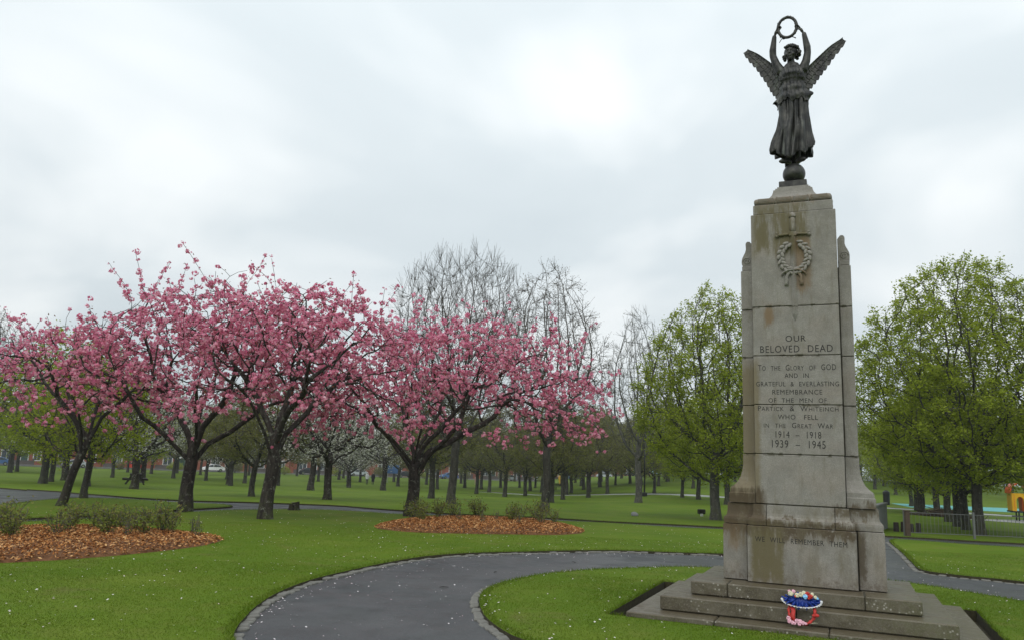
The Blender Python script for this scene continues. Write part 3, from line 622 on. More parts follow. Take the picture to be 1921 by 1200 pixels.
# drapery
def cloth(name, levels, nth, fold, seed, cx=.02, open_bottom=True):
    """levels: (z, left, right, front, back); fold(theta, t) -> radial factor"""
    rows = []
    nz = 56
    zs = [l[0] for l in levels]
    for j in range(nz):
        t = j / (nz - 1); z = zs[0] + (zs[-1] - zs[0]) * t
        f = [np.interp(-z, [-q for q in zs], [l[i] for l in levels]) for i in range(1, 5)]
        row = []
        for k in range(nth):
            th = 2 * math.pi * k / nth; c, s = math.cos(th), math.sin(th)
            rx = f[1] if c > 0 else f[0]; ry = f[3] if s > 0 else f[2]
            dr, dz = fold(th, t, z)
            sway = (.022 * math.sin(4.2 * t + .4) * t if name == 'skirt' else 0); row.append((cx + sway + c * (rx + dr), s * (ry + dr), z + dz - ZO))
        rows.append(row)
    V = np.array(rows).reshape(-1, 3); F = []
    for j in range(nz - 1):
        for k in range(nth):
            F.append((j * nth + k, j * nth + (k + 1) % nth, (j + 1) * nth + (k + 1) % nth, (j + 1) * nth + k))
    me = mesh_np(name, V, F, BZ, True); o = link(name, me, fig)
    so = o.modifiers.new('thick', 'SOLIDIFY'); so.thickness = .008; so.offset = -1
    return o
def f_skirt(th, t, z):
    g = .25 + .75 * min(1, t * 1.25)
    d = .024 * g * math.sin(11 * th + 2.2 * math.sin(2 * th) + 1.6 * t) + .017 * g * math.sin(19 * th + 3 * t + 1.7 * math.sin(3 * th)) + .006 * math.sin(31 * th + 5 * t)
    front = max(0, -math.sin(th))
    d -= .045 * math.exp(-((th - 4.71 - .02) / .10) ** 2) * math.exp(-((z - 6.25) / .25) ** 2)
    d += .030 * math.exp(-((th - 4.71) / .06) ** 2) * sst(.05, .3, t)
    for xk, zk in ((4.35, 6.26), (5.12, 6.24)): d += .045 * math.exp(-((th - xk) / .20) ** 2) * math.exp(-((z - zk) / .14) ** 2)
    dz = 0.0
    if t > .6: dz = (t - .6) / .4 * (.026 * math.sin(9 * th + .5) + .030 * math.sin(5 * th + 2) + .15 * abs(math.cos(th)) ** 1.5 - .075)
    return float(d), dz
cloth('skirt', [(6.78, 0.149, 0.158, 0.12, 0.13), (6.66, 0.162, 0.167, 0.125, 0.14), (6.5, 0.162, 0.171, 0.12, 0.16), (6.33, 0.184, 0.184, 0.118, 0.19), (6.2, 0.216, 0.203, 0.125, 0.22), (6.06, 0.248, 0.23, 0.135, 0.24), (5.97, 0.257, 0.252, 0.14, 0.25), (5.905, 0.248, 0.248, 0.138, 0.25)], 168, f_skirt, 1)
def f_tunic(th, t, z):
    g = .3 + .7 * t
    d = .010 * g * math.sin(9 * th + 4 * t + 1.5 * math.sin(2 * th)) + .007 * math.sin(17 * th - 6 * t) + .008 * math.sin(26 * t + 2.5 * math.sin(th)) * (1 if z < 7.0 else .4)
    flap = math.exp(-(((th - .10) + math.pi) % (2 * math.pi) - math.pi) ** 2 / .10) * math.exp(-((z - 6.76) / .06) ** 2)
    fl2 = math.exp(-(((th - 3.3) + math.pi) % (2 * math.pi) - math.pi) ** 2 / .12) * math.exp(-((z - 6.66) / .05) ** 2)
    d += .085 * flap + .05 * fl2
    dz = (t > .7) * (t - .7) / .3 * (.028 * math.sin(6 * th + 1) + .018 * math.sin(13 * th))
    return float(d), float(dz)
cloth('tunic', [(7.175, 0.106, 0.11, 0.085, 0.08), (7.12, 0.147, 0.147, 0.125, 0.105), (7.05, 0.158, 0.164, 0.162, 0.118), (6.99, 0.143, 0.158, 0.135, 0.112), (6.96, 0.131, 0.145, 0.118, 0.108), (6.88, 0.143, 0.152, 0.135, 0.12), (6.78, 0.167, 0.17, 0.15, 0.14), (6.7, 0.191, 0.184, 0.158, 0.155), (6.655, 0.198, 0.189, 0.16, 0.16)], 144, f_tunic, 2)
m = MB(); gp = [(.02 + .150 * math.cos(a), .005 + .118 * math.sin(a), 6.972 + .01 * math.sin(3 * a)) for a in [2 * math.pi * k / 40 for k in range(41)]]; m.tube(gp, .009, 6); sobj(m, 'girdle', fig)
# wreath held aloft
wr = MB(); WC = Vector((-.020, -.062, 7.775))
wr.tube([WC + Vector((.122 * math.cos(a), 0, .152 * math.sin(a))) for a in [2 * math.pi * k / 48 for k in range(49)]], .021, 8)
rng = random.Random(9)
for k in range(84):
    a = 2 * math.pi * k / 84; c = WC + Vector((.122 * math.cos(a), 0, .152 * math.sin(a))); tl = a + math.pi / 2 if math.cos(a) > 0 else a - math.pi / 2
    wr.ball(c + Vector((rng.uniform(-.010, .010), rng.uniform(-.014, .014), rng.uniform(-.010, .010))), (.011, .008, .032), Matrix.Rotation(-(tl - math.pi / 2) + rng.uniform(-.7, .7), 4, 'Y'), 6, 5)
o = sobj(wr, 'laurel_wreath'); o['kind'] = 'stuff'
for s, x in ((-1, -.075), (1, .075)):
    m = MB(); m.tube([WC + Vector((x * .6, 0, -.150)), WC + Vector((x, -.008, -.165)), WC + Vector((x * 1.45, -.004, -.185 if s > 0 else -.215))], [(.010, .004), (.012, .004), (.020, .003)], 6); sobj(m, 'ribbon_end', None)
# wings: sculpted sheets with three overlapping rows of feathers
def wing(s, lead, trail, name):
    def dep(x): return .10 + .16 * min(1, abs(x) / .65)
    def at(P, t):
        u = t * (len(P) - 1); i = min(int(u), len(P) - 2); f = u - i
        p0, p1, p2, p3 = P[max(i - 1, 0)], P[i], P[i + 1], P[min(i + 2, len(P) - 1)]
        return .5 * (2 * p1 + (p2 - p0) * f + (2 * p0 - 5 * p1 + 4 * p2 - p3) * f * f + (3 * p1 - p0 - 3 * p2 + p3) * f ** 3)
    L_ = [Vector((x, 0, z)) for x, z in lead]; B_ = [Vector((x, 0, z)) for x, z in trail]; NT_, NV = 150, 60; fr, bk = [], []
    def tooth(x): x = x % 1.0; return x
    for i in range(NT_):
        t = i / (NT_ - 1); a, c = at(L_, t), at(B_, t); c = a.lerp(c, .86 - .22 * t * t); out = (at(L_, min(1, t + .02)) - at(L_, max(0, t - .02))).normalized()
        for j in range(NV):
            v = j / (NV - 1)
            sc3 = .030 * (1 - abs(2 * tooth(t * 10 + .3) - 1) ** 2); p = a.lerp(c, v) + out * (.085 * v * v) + (c - a).normalized() * sc3 * v ** 4
            b1 = .30 + .05 * abs(math.sin(math.pi * (t * 15))); b2 = .62 + .06 * abs(math.sin(math.pi * (t * 12 + .4)))
            lay = .022 if v < b1 else (.012 if v < b2 else .0)
            n_, ph = ((15, .0), (12, .4), (10, .3))[0 if v < b1 else 1 if v < b2 else 2]
            q = tooth(t * n_ + ph - v * .9); rib = .006 * (1 - q) + (.002 if .46 < q < .54 else 0)
            edge = .035 * math.exp(-(v / .09) ** 2) * (1 - .6 * t); taper = 1 - .45 * t
            y = dep(p.x) - (lay + rib + edge) * taper
            up_ = .115 * t ** 1.2; fr.append((p.x, y, p.z - ZO + up_)); bk.append((p.x, dep(p.x) + .012 + edge * .8, p.z - ZO + up_))
    V = np.array(fr + bk); n = NT_ * NV; F = []
    for i in range(NT_ - 1):
        for j in range(NV - 1):
            k = i * NV + j; F += [(k, k + NV, k + NV + 1, k + 1), (n + k, n + k + 1, n + k + NV + 1, n + k + NV)]
    for i in range(NT_ - 1):
        for j in (0, NV - 1): k = i * NV + j; F.append((k, n + k, n + k + NV, k + NV))
    for j in range(NV - 1):
        for i in (0, NT_ - 1): k = i * NV + j; F.append((k, k + 1, n + k + 1, n + k))
    me = mesh_np(name, V, F, BZ, True); bm = bmesh.new(); bm.from_mesh(me); bmesh.ops.recalc_face_normals(bm, faces=bm.faces[:]); bm.to_mesh(me); bm.free(); link(name, me, sta)
wing(-1, [(-.06, 7.08), (-.150, 7.200), (-.245, 7.318), (-.345, 7.412), (-.449, 7.500), (-.590, 7.592)], [(-.16, 6.74), (-.230, 6.84), (-.300, 7.000), (-.390, 7.170), (-.490, 7.320), (-.580, 7.500)], 'wing')
wing(1, [(.10, 7.08), (.190, 7.170), (.290, 7.258), (.400, 7.350), (.530, 7.455), (.690, 7.545)], [(.17, 6.80), (.250, 6.890), (.335, 7.000), (.440, 7.120), (.545, 7.270), (.650, 7.43)], 'wing')

# ------------------------------------------------------------------ floral tribute leaning on the steps
tx, ty = mloc(.03, -1.40)
tri = empty('floral_tribute', (tx, ty, .0515), MYAW, 'blue ruffled floral wreath with red ribbon leaning on the memorial steps', 'wreath')
LEAN = Matrix.Translation((0, .03, .008)) @ Matrix.Rotation(-.40, 4, 'X') @ Matrix.Scale(.80, 4)
def tobj(mb, name, mat, smooth=True, parent=None, kind=None):
    bmesh.ops.transform(mb.bm, matrix=LEAN, verts=mb.bm.verts[:]); o = mb.obj(name, M[mat], parent or tri, smooth)
    if kind: o['kind'] = kind
    return o
ring = [(.165 * math.cos(a), 0, .200 + .165 * math.sin(a)) for a in [math.radians(150 + 240 * k / 36) for k in range(37)]]
m = MB(); m.tube(ring, [(.018 + .007 * math.sin(k * 1.9), .009 + .005 * math.sin(k * 2.7)) for k in range(37)], 8); tobj(m, 'red_ring', 'red ribbon')
m = MB(); rg2 = random.Random(6)
for k in range(64):
    a_ = 2 * math.pi * (k + rg2.random() * .6) / 32; rr_ = .62 + .30 * (k % 2) + rg2.uniform(-.08, .08)
    m.ball((.232 * rr_ * math.cos(a_), -.028 + rg2.uniform(-.025, .012), .335 + .086 * rr_ * math.sin(a_)), (rg2.uniform(.030, .048), rg2.uniform(.014, .028), rg2.uniform(.010, .018)), Matrix.Rotation(-a_ + rg2.uniform(-.5, .5), 4, 'Y'), 8, 6)
tobj(m, 'blue_ruffle', 'blue ribbon', True, None, 'stuff')
m = MB(); m.ball((0, .005, .335), (.205, .040, .070), seg=24, ring=12); tobj(m, 'cushion', 'blue ribbon')
lp = []
for k in range(61):
    th = math.radians(175 + 195 * k / 60); zz = .006 * math.sin(k * 2.1); lp.append((math.cos(th) * .250, -.048 + .008 * math.sin(k * 2.1), .330 + math.sin(th) * .094 + zz))
m = MB()
for k in range(60):
    a_, b_ = Vector(lp[k]), Vector(lp[k + 1]); w = .010 + .008 * abs(math.sin(k * 1.3))
    m.tube([a_, b_], [(w, .004), (w, .004)], 6)
tobj(m, 'lace_trim', 'lace white', True, None, 'stuff')
rng = random.Random(21)
def bloom(c, r, mat, petals=9):
    mm = MB(); mm.ball(c, r * .55, None, 8, 6)
    for k in range(petals):
        a = 2 * math.pi * k / petals + rng.random() * .5; e = rng.uniform(-.3, .9); d = Vector((math.cos(a) * math.cos(e), -abs(math.sin(e)) - .1, math.sin(a) * math.cos(e)))
        mm.ball(Vector(c) + d * r * .6, (r * .46, r * .3, r * .46), Matrix.Rotation(rng.uniform(0, 3), 4, 'Y'), 6, 5)
    tobj(mm, 'flower', mat)
for x, z, r, c in ((-.135, .400, .045, 'cream flower'), (-.10, .430, .034, 'pink flower'), (-.155, .430, .026, 'pink flower'), (-.055, .385, .040, 'cream flower'), (-.075, .372, .022, 'paint orange'), (-.005, .400, .042, 'cream flower'), (.05, .375, .044, 'paint lightblue'), (.075, .412, .040, 'red ribbon'), (.115, .385, .040, 'red ribbon'), (.095, .360, .026, 'red ribbon'), (.135, .415, .030, 'cream flower'), (.175, .380, .030, 'cream flower'), (.03, .430, .030, 'cream flower'), (.20, .365, .022, 'paint lightblue')):
    bloom((x, -.07, z), r * .82, c)
for x, z, r in ((-.165, .085, .036), (-.150, .045, .038), (-.115, .030, .034), (-.060, .060, .036), (-.020, .055, .038), (.015, .040, .034), (-.03, .022, .030), (-.085, .025, .026), (.05, .035, .024)):
    bloom((x, -.035, z), r * .8, 'pink flower')
m = MB(); m.tube([(-.125, -.02, .26), (-.105, -.028, .19), (-.110, -.03, .12), (-.095, -.02, .06)], [(.026, .005), (.030, .005), (.026, .005), (.020, .005)], 6); tobj(m, 'ribbon', 'red ribbon')
m = MB(); m.tube([(.150, -.02, .27), (.165, -.03, .21), (.160, -.035, .15)], [(.016, .005), (.022, .006), (.012, .006)], 6); tobj(m, 'ribbon', 'red ribbon')
m = MB(); m.ball((.190, -.035, .155), (.030, .016, .022)); m.ball((.150, -.035, .150), (.024, .014, .018)); tobj(m, 'bow', 'red ribbon')
m = MB(); m.tube([(.12, -.03, .045), (.16, -.04, .055), (.20, -.03, .06)], [(.010, .004), (.012, .004), (.002, .002)], 6); tobj(m, 'leaf', 'cream flower')

# ------------------------------------------------------------------ trees
def grow(rng, A, P, par, step, infl, kill, iters, bias=(0, 0, 0), jit=.12, maxch=3):
    P = [np.array(p, float) for p in P]; par = list(par); PA = np.array(P); cnt = np.zeros(len(P), int)
    best = np.full(len(A), 1e9); bi = np.zeros(len(A), int); new = np.arange(len(P)); bias = np.array(bias)
    for it in range(iters):
        d = np.linalg.norm(A[:, None, :] - PA[new][None, :, :], axis=2); j = d.argmin(1); dm = d[np.arange(len(A)), j]; up = dm < best
        best[up] = dm[up]; bi[up] = new[j[up]]
        act = (best > kill) & (best < infl)
        if not act.any():
            if (best > kill).any() and it < 6: infl *= 1.5; new = np.arange(len(PA)); continue
            break
        idx = bi[act]; v = A[act] - PA[idx]; v /= np.linalg.norm(v, axis=1)[:, None]
        acc = np.zeros((len(PA), 3)); np.add.at(acc, idx, v); who = np.unique(idx); who = who[cnt[who] < maxch]
        if not len(who): break
        dr = acc[who]; dr /= (np.linalg.norm(dr, axis=1)[:, None] + 1e-6); dr = dr + bias + rng.normal(0, jit, dr.shape); dr /= np.linalg.norm(dr, axis=1)[:, None]
        cnt[who] += 1; n0 = len(PA); PA = np.vstack([PA, PA[who] + dr * step]); par += list(who); cnt = np.r_[cnt, np.zeros(len(who), int)]; new = np.arange(n0, len(PA))
    return PA, np.array(par)
def ndir(P, par):
    d = P - P[np.maximum(par, 0)]; l = np.linalg.norm(d, axis=1); l[l == 0] = 1; return d / l[:, None]
def add_twigs(rng, P, par, sel, k, ln, seg=2, keep=.6, spread=.7, up=0.0, drop=0.0, wig=.18):
    """k twig chains per selected node"""
    base = np.repeat(sel, k); D = ndir(P, par)[base] * keep + rng.normal(0, spread, (len(base), 3)); D[:, 2] += up; D /= np.linalg.norm(D, axis=1)[:, None]
    L_ = rng.uniform(ln[0], ln[1], len(base))[:, None] / seg; cur = P[base]; cp = base; allP, allp, ids = [P], [par], []
    n = len(P)
    for i in range(seg):
        cur = cur + D * L_; allP.append(cur); allp.append(cp); cp = np.arange(n, n + len(base)); ids.append(cp); n += len(base)
        D = D + rng.normal(0, wig, D.shape); D[:, 2] += up * .4 - drop; D /= np.linalg.norm(D, axis=1)[:, None]
    return np.vstack(allP), np.concatenate(allp), np.concatenate(ids)
def radii(P, par, tip, root, e=2.3):
    n = len(P); s = np.zeros(n); r = np.zeros(n)
    for i in range(n - 1, -1, -1):
        r[i] = s[i] ** (1 / e) if s[i] > 0 else tip
        if i and par[i] >= 0: s[par[i]] += r[i] ** e
    return tip + (r - tip) * (root - tip) / max(r[0] - tip, 1e-6)
def tubes(P, par, r, lo, hi, sides, flare=0.0):
    n = len(P); D = ndir(P, par); main = np.full(n, -1); order = np.argsort(r)
    for i in order:
        if i and par[i] >= 0: main[par[i]] = i
    Dn = D.copy(); h = main >= 0; Dn[h] = D[h] + D[main[h]]; Dn[0] = D[main[0]] if main[0] >= 0 else (0, 0, 1)
    Dn /= (np.linalg.norm(Dn, axis=1)[:, None] + 1e-9)
    c = np.arange(1, n); c = c[(par[c] >= 0) & (r[c] >= lo) & (r[c] < hi)]
    if not len(c): return np.zeros((0, 3)), np.zeros((0, 4), int)
    p = par[c]; ism = main[p] == c
    d0 = np.where(ism[:, None], Dn[p], D[c]); d1 = Dn[c]; r0 = np.where(ism, r[p], np.minimum(r[p], r[c] * 1.25)); r0 = np.minimum(r0, hi * 1.6); r1 = r[c]
    if flare:
        z0 = P[p][:, 2]; z1 = P[c][:, 2]; r0 = r0 * (1 + flare * np.exp(-np.maximum(z0, 0) / .22)); r1 = r1 * (1 + flare * np.exp(-np.maximum(z1, 0) / .22))
    ref = np.array([.83, .55, .05])
    def ring(ctr, d, rad):
        u = ref - d * (d @ ref)[:, None]; u /= np.linalg.norm(u, axis=1)[:, None]; v = np.cross(d, u); a = np.arange(sides) * 2 * np.pi / sides
        return ctr[:, None, :] + rad[:, None, None] * (u[:, None, :] * np.cos(a)[None, :, None] + v[:, None, :] * np.sin(a)[None, :, None])
    A_ = ring(P[p], d0, r0); B_ = ring(P[c], d1, r1); V = np.concatenate([A_, B_], 1).reshape(-1, 3)
    k = np.arange(sides); k2 = (k + 1) % sides; q = np.column_stack([k, k2, k2 + sides, k + sides]); F = (np.arange(len(c)) * 2 * sides)[:, None, None] + q[None]
    return V, F.reshape(-1, 4)
def diamonds(rng, C, size, asp=.6, flat=0.0, jit=.3, N=None):
    n = len(C); N = rng.normal(0, 1, (n, 3)) if N is None else N + rng.normal(0, .35, (n, 3)); N[:, 2] += flat * np.sign(N[:, 2]); N /= np.linalg.norm(N, axis=1)[:, None]
    a = rng.normal(0, 1, (n, 3)); U = np.cross(N, a); U /= np.linalg.norm(U, axis=1)[:, None]; W = np.cross(N, U)
    s = (size * rng.uniform(1 - jit, 1 + jit, n))[:, None] * .5
    V = np.stack([C - U * s, C + W * s * asp, C + U * s, C - W * s * asp], 1).reshape(-1, 3); return V, np.arange(4 * n).reshape(-1, 4)
def blossoms(rng, C, rad, petals, size):
    """ball-like double blossoms: petals lie round each ball, balls vary in size"""
    n = len(C); off = rng.normal(0, 1, (n, petals, 3)); off /= np.linalg.norm(off, axis=2)[:, :, None]; k = (rad * rng.uniform(.55, 1.3, n))[:, None, None]; off2 = off * k * rng.uniform(.70, 1.0, (n, petals, 1)); off2[:, :, 2] *= .85
    V, F = diamonds(rng, (C[:, None, :] + off2).reshape(-1, 3), size, .95, 0, .25, off.reshape(-1, 3)); sc_ = np.repeat((k.ravel() / rad), petals * 4)[:, None]
    ctr = np.repeat((C[:, None, :] + off2).reshape(-1, 3), 4, 0); return ctr + (V - ctr) * (.55 + .45 * sc_), F
def tree_meshes(key, P, par, r, bark, twigm, foliage, thick=.045, flare=.55):
    """foliage: list of (name, V, F, material) -> dict of meshes for the parts of one tree"""
    out = []
    V, F = tubes(P, par, r, thick, 9, 9, flare); out.append(('trunk', mesh_np(key + '_trunk', V, F, M[bark], True), None))
    V1, F1 = tubes(P, par, r, .016, thick, 5); V2, F2 = tubes(P, par, r, 0, .016, 3)
    out.append(('branches', mesh_np(key + '_branches', np.vstack([V1, V2]), np.vstack([F1, F2 + len(V1)]), M[twigm], True), 'stuff'))
    for nm, V, F, mt in foliage: out.append((nm, mesh_np(key + '_' + nm, V, F, M[mt]), 'stuff'))
    return out
def plant_tree(name, parts, x, y, label, cat, group, rz=0.0, sc=1.0, dz=0.0, sz=None):
    root = empty(name, (x, y, tz(x, y) + dz), rz, label, cat, group); root.scale = (sc, sc, sz or sc)
    for nm, me, kind in parts:
        o = link(nm, me, root)
        if kind: o['kind'] = kind
    return root
def in_ellipsoid(rng, n, c, rr, zmin=None, shell=0.0):
    out = []
    while len(out) < n:
        p = rng.uniform(-1, 1, (n * 3, 3)); q = np.linalg.norm(p, axis=1); p = p[(q < 1) & (q > shell * rng.random(len(q)))]
        p = p * np.array(rr) + np.array(c)
        if zmin is not None: p = p[p[:, 2] > zmin]
        out.extend(p.tolist())
    return np.array(out[:n])

def cherry(seed, H, R, cx, cy, limbs, trunk_h, rad, lean=(0, 0), n_attr=1500, low=2.7, dens=1.0):
    rng = np.random.default_rng(seed)
    # attractors: a wide umbrella, domed above, drooping at the rim
    q = rng.uniform(-1, 1, (n_attr * 3, 2)); q = q[(q ** 2).sum(1) < 1][:n_attr]; rr = np.sqrt((q ** 2).sum(1))
    top = H * (.93 - .26 * rr ** 2.4) + rng.normal(0, .12, len(q)); bot = low + .9 * (1 - rr) ** .8 - .65 * rr ** 2
    z = bot + (top - bot) * rng.random(len(q)) ** .9; gap = np.sin(q[:, 0] * 5.1 + seed) * np.sin(q[:, 1] * 4.3 + 2 * seed) * np.sin(z * 2.1 + seed); kp = gap > -.35; q, z = q[kp], z[kp]
    A = np.column_stack([cx + q[:, 0] * R[0], cy + q[:, 1] * R[1], z])
    P = [(0, 0, -.2)]; par = [-1]; k = 5
    for i in range(1, k + 1): t = i / k; P.append((lean[0] * t * trunk_h + .03 * math.sin(i * 1.3 + seed), lean[1] * t * trunk_h, -.2 + (trunk_h + .2) * t)); par.append(len(P) - 2)
    fork = len(P) - 1
    for az, el, ln in limbs:
        p = np.array(P[fork]); last = fork; az, el = math.radians(az), math.radians(el); m_ = max(3, int(ln / .35))
        if rng.random() < .5: last = fork - 1; p = np.array(P[last])
        for i in range(m_):
            e = el + .12 * math.sin(i * 1.7 + az) + (.15 if i < 2 else -.08); p = p + ln / m_ * np.array([math.cos(az) * math.cos(e), math.sin(az) * math.cos(e), math.sin(e)]); az += rng.normal(0, .10)
            P.append(tuple(p)); par.append(last); last = len(P) - 1
    PA, pa = grow(rng, A, P, par, .24, 1.5, .36, 70, (0, 0, .03), .15)
    ng = len(PA); nch = np.bincount(pa[pa >= 0], minlength=ng); tips = np.where(nch == 0)[0]; tips = tips[tips > fork + 3]
    # fine twigs and long arching whips on the crown top
    PA, pa, tw = add_twigs(rng, PA, pa, tips, 2, (.25, .6), 2, .8, .45, .05, .05)
    hi = tips[PA[tips][:, 2] > H * (.72 - .12 * np.clip(np.hypot(PA[tips][:, 0] - cx, PA[tips][:, 1] - cy) / R[0], 0, 1))]; hi = hi[rng.random(len(hi)) < .50]
    PA, pa, wh = add_twigs(rng, PA, pa, hi, 1, (.7, 1.8), 6, .6, .5, .36, .15, .10)
    mids = np.arange(fork + 6, ng); mids = mids[rng.random(len(mids)) < .35]; PA, pa, tw2 = add_twigs(rng, PA, pa, mids, 1, (.2, .45), 2, .4, .7, .1, .03)
    r = radii(PA, pa, .0070, rad, 1.85); r[:fork + 1] = np.maximum(r[:fork + 1], rad * np.linspace(1.0, .86, fork + 1))
    thin = np.where(r < .020)[0]; thin = thin[PA[thin][:, 2] > 1.9]
    w = rng.random(len(thin)) < .50 * dens; c = PA[thin[w]] + rng.normal(0, .05, (w.sum(), 3)) - (0, 0, .04); c2 = PA[tw] + rng.normal(0, .07, (len(tw), 3)); c2 = c2[rng.random(len(c2)) < .40 * dens]
    c3 = PA[wh]; c3 = c3[rng.random(len(c3)) < .85]; c3 = np.repeat(c3, 2, 0) + rng.normal(0, .035, (len(c3) * 2, 3))
    C = np.vstack([c, c2]); V, F = blossoms(rng, C, .076, 13, .082); V3, F3 = blossoms(rng, c3, .042, 6, .055); F = np.vstack([F, F3 + len(V)]); V = np.vstack([V, V3])
    lc = PA[thin][rng.random(len(thin)) < .35]; lc = np.repeat(lc, 2, 0) + rng.normal(0, .07, (len(lc) * 2, 3)); LV, LF = diamonds(rng, lc, .07, .45)
    return tree_meshes('cherry_%d' % seed, PA, pa, r, 'cherry bark', 'cherry bark', [('crown', V, F, 'pink blossom'), ('young_leaves', LV, LF, 'bronze young leaf')], .04, .45)
GC = 'pink cherry trees in blossom'
plant_tree('cherry_tree', cherry(1, 5.6, (3.3, 2.6), -.4, .2, [(200, 50, 1.6), (20, 55, 1.5), (110, 45, 1.5), (290, 50, 1.4), (160, 65, 1.5)], 1.9, .115, (.30, .0), 900, 2.9), -13.0, 23.5, 'leaning pink cherry tree on the grass strip between two paths', 'tree', GC)
plant_tree('cherry_tree', cherry(2, 7.4, (4.2, 3.2), .15, .2, [(150, 48, 2.2), (95, 62, 2.0), (30, 42, 2.2), (210, 40, 2.0), (300, 50, 1.8), (340, 58, 1.9)], 1.75, .185, (.0, .0), 1550, 3.3), -9.46, 23.9, 'tall pink cherry tree with dark forked trunk beside the narrow path', 'tree', GC)
plant_tree('cherry_tree', cherry(3, 6.8, (3.5, 2.8), .45, .2, [(25, 58, 2.0), (170, 60, 1.8), (75, 66, 2.0), (250, 50, 1.7), (310, 48, 1.9)], 1.95, .172, (.03, .0), 1250, 3.1), -6.36, 21.52, 'pink cherry tree with thick lichened trunk and mossy flared base on open lawn', 'tree', GC)
plant_tree('cherry_tree', cherry(4, 6.75, (5.2, 3.4), 1.2, .2, [(160, 48, 2.3), (20, 34, 3.2), (60, 58, 2.2), (120, 62, 2.0), (330, 42, 2.6), (215, 40, 2.1), (5, 55, 2.6), (280, 50, 1.8)], 1.55, .19, (.02, .0), 2000, 2.9), -2.97, 25.7, 'broad pink cherry tree standing behind the oval bark bed', 'tree', GC)

def broad(seed, H, R, trunk_h, rad, n_attr, step, leaf, lsize, lmat, per, bark='maple bark', twig='twig bark', low=1.8, up=.1, tipk=2, topthin=.5, twl=(.3, .6), thick=.045, tip=.008, shape=1.0, infl=2.4, kill=.55, tsp=.5, tup=.12, ex=2.3, jt=.14, wig=.18):
    """a round to egg-shaped park tree with a leading stem"""
    rng = np.random.default_rng(seed); hc = (H + low) / 2
    A = in_ellipsoid(rng, n_attr, (0, 0, hc), (R, R, (H - low) / 2 * .97), None, .75)
    # fuller below the middle than at the top
    t = (A[:, 2] - low) / (H - low); k = (1.12 - .55 * np.clip(t, 0, 1) ** 1.5) if shape > 0 else (.75 + .35 * np.clip(t, 0, 1)); A[:, :2] *= k[:, None]
    P = [(0, 0, -.2)]; par = [-1]; n = max(4, int(trunk_h / .5)); 
    for i in range(1, n + 1): P.append((.05 * math.sin(i * 1.1 + seed), .05 * math.cos(i * .9 + seed), -.2 + (trunk_h + .2) * i / n)); par.append(len(P) - 2)
    PA, pa = grow(rng, A, P, par, step, infl, kill, 90, (0, 0, up), jt)
    ng = len(PA); nch = np.bincount(pa[pa >= 0], minlength=ng); tips = np.where(nch == 0)[0]
    PA, pa, tw = add_twigs(rng, PA, pa, tips, tipk, twl, 2, .8, tsp, tup, 0.0, wig)
    mids = np.arange(n + 2, ng); mids = mids[rng.random(len(mids)) < .5]; PA, pa, tw2 = add_twigs(rng, PA, pa, mids, 1, twl, 2, .5, tsp + .1, tup, 0.0, wig)
    r = radii(PA, pa, tip, rad, ex); fol = []
    if leaf:
        src = np.concatenate([tw, tw2, tips]); z = PA[src][:, 2]; pr = 1 - topthin * np.clip((z - low) / (H - low), 0, 1) ** 1.3; src = src[rng.random(len(src)) < pr]
        C = np.repeat(PA[src], per, 0) + rng.normal(0, lsize * 1.05, (len(src) * per, 3)); V, F = diamonds(rng, C, lsize, .75, .6); fol = [('crown', V, F, lmat)]
    return tree_meshes('broad_%d' % seed, PA, pa, r, bark, twig, fol, thick)
# --- nearer park trees, each its own shape
plant_tree('maple_tree', broad(21, 10.2, 3.7, 2.6, .20, 2600, .26, True, .092, 'spring leaf', 18, 'grey bark', 'maple bark', 1.3, .10, 2, .55, (.3, .6), infl=1.6, kill=.38), 8.98, 34.1, 'fresh green maple with pale grey trunk just left of the memorial', 'tree', 'park trees in young leaf')
plant_tree('maple_tree', broad(22, 10.9, 4.7, 2.4, .18, 3600, .28, True, .092, 'spring leaf', 20, 'maple bark', 'maple bark', 1.5, .08, 2, .50, (.3, .6), infl=1.6, kill=.40), 17.85, 30.1, 'large fresh green tree standing behind the playground railing', 'tree', 'park trees in young leaf')
plant_tree('bare_tree', broad(23, 12.5, 3.7, 2.2, .20, 3800, .28, False, 0, None, 0, 'maple bark', 'twig bark', 2.4, .30, 6, 0, (.5, 1.2), tip=.0048, shape=-1, infl=1.7, kill=.36, tsp=.16, tup=.34, ex=1.78, jt=.02, wig=.05), -2.56, 38.7, 'tall leafless round-headed tree with dense upright twigs behind the cherries', 'tree', 'leafless park trees')
plant_tree('bare_tree', broad(24, 10.6, 2.75, 2.2, .17, 2200, .24, True, .05, 'brown bud', 1, 'maple bark', 'twig bark', 2.6, .14, 6, .0, (.3, .65), tip=.0048, infl=1.5, kill=.33, tsp=.32, tup=.15, ex=1.9, jt=.04, wig=.08), 1.68, 33.3, 'leafless budding tree with open rounded head behind the oval bark bed', 'tree', 'leafless park trees')
plant_tree('bare_tree', broad(25, 13.4, 2.7, 2.8, .22, 2000, .34, True, .07, 'olive bud', 1, 'grey bark', 'grey bark', 2.6, .22, 6, .7, (.5, 1.0), tip=.0062, infl=2.0, kill=.44, tsp=.22, tup=.3, ex=1.85, jt=.03, wig=.06), 9.06, 54.4, 'slender pale leafless tree with upright pointed head on the far lawn', 'tree', 'leafless park trees')
plant_tree('bare_tree', broad(26, 13.8, 4.2, 3.0, .30, 2200, .38, True, .08, 'brown bud', 2, 'maple bark', 'twig bark', 3.0, .15, 6, .0, (.5, .9), tip=.008, infl=2.2, kill=.48, ex=1.95, jt=.08), -43.0, 63.0, 'big grey-brown leafless tree beyond the tarmac area', 'tree', 'leafless park trees')
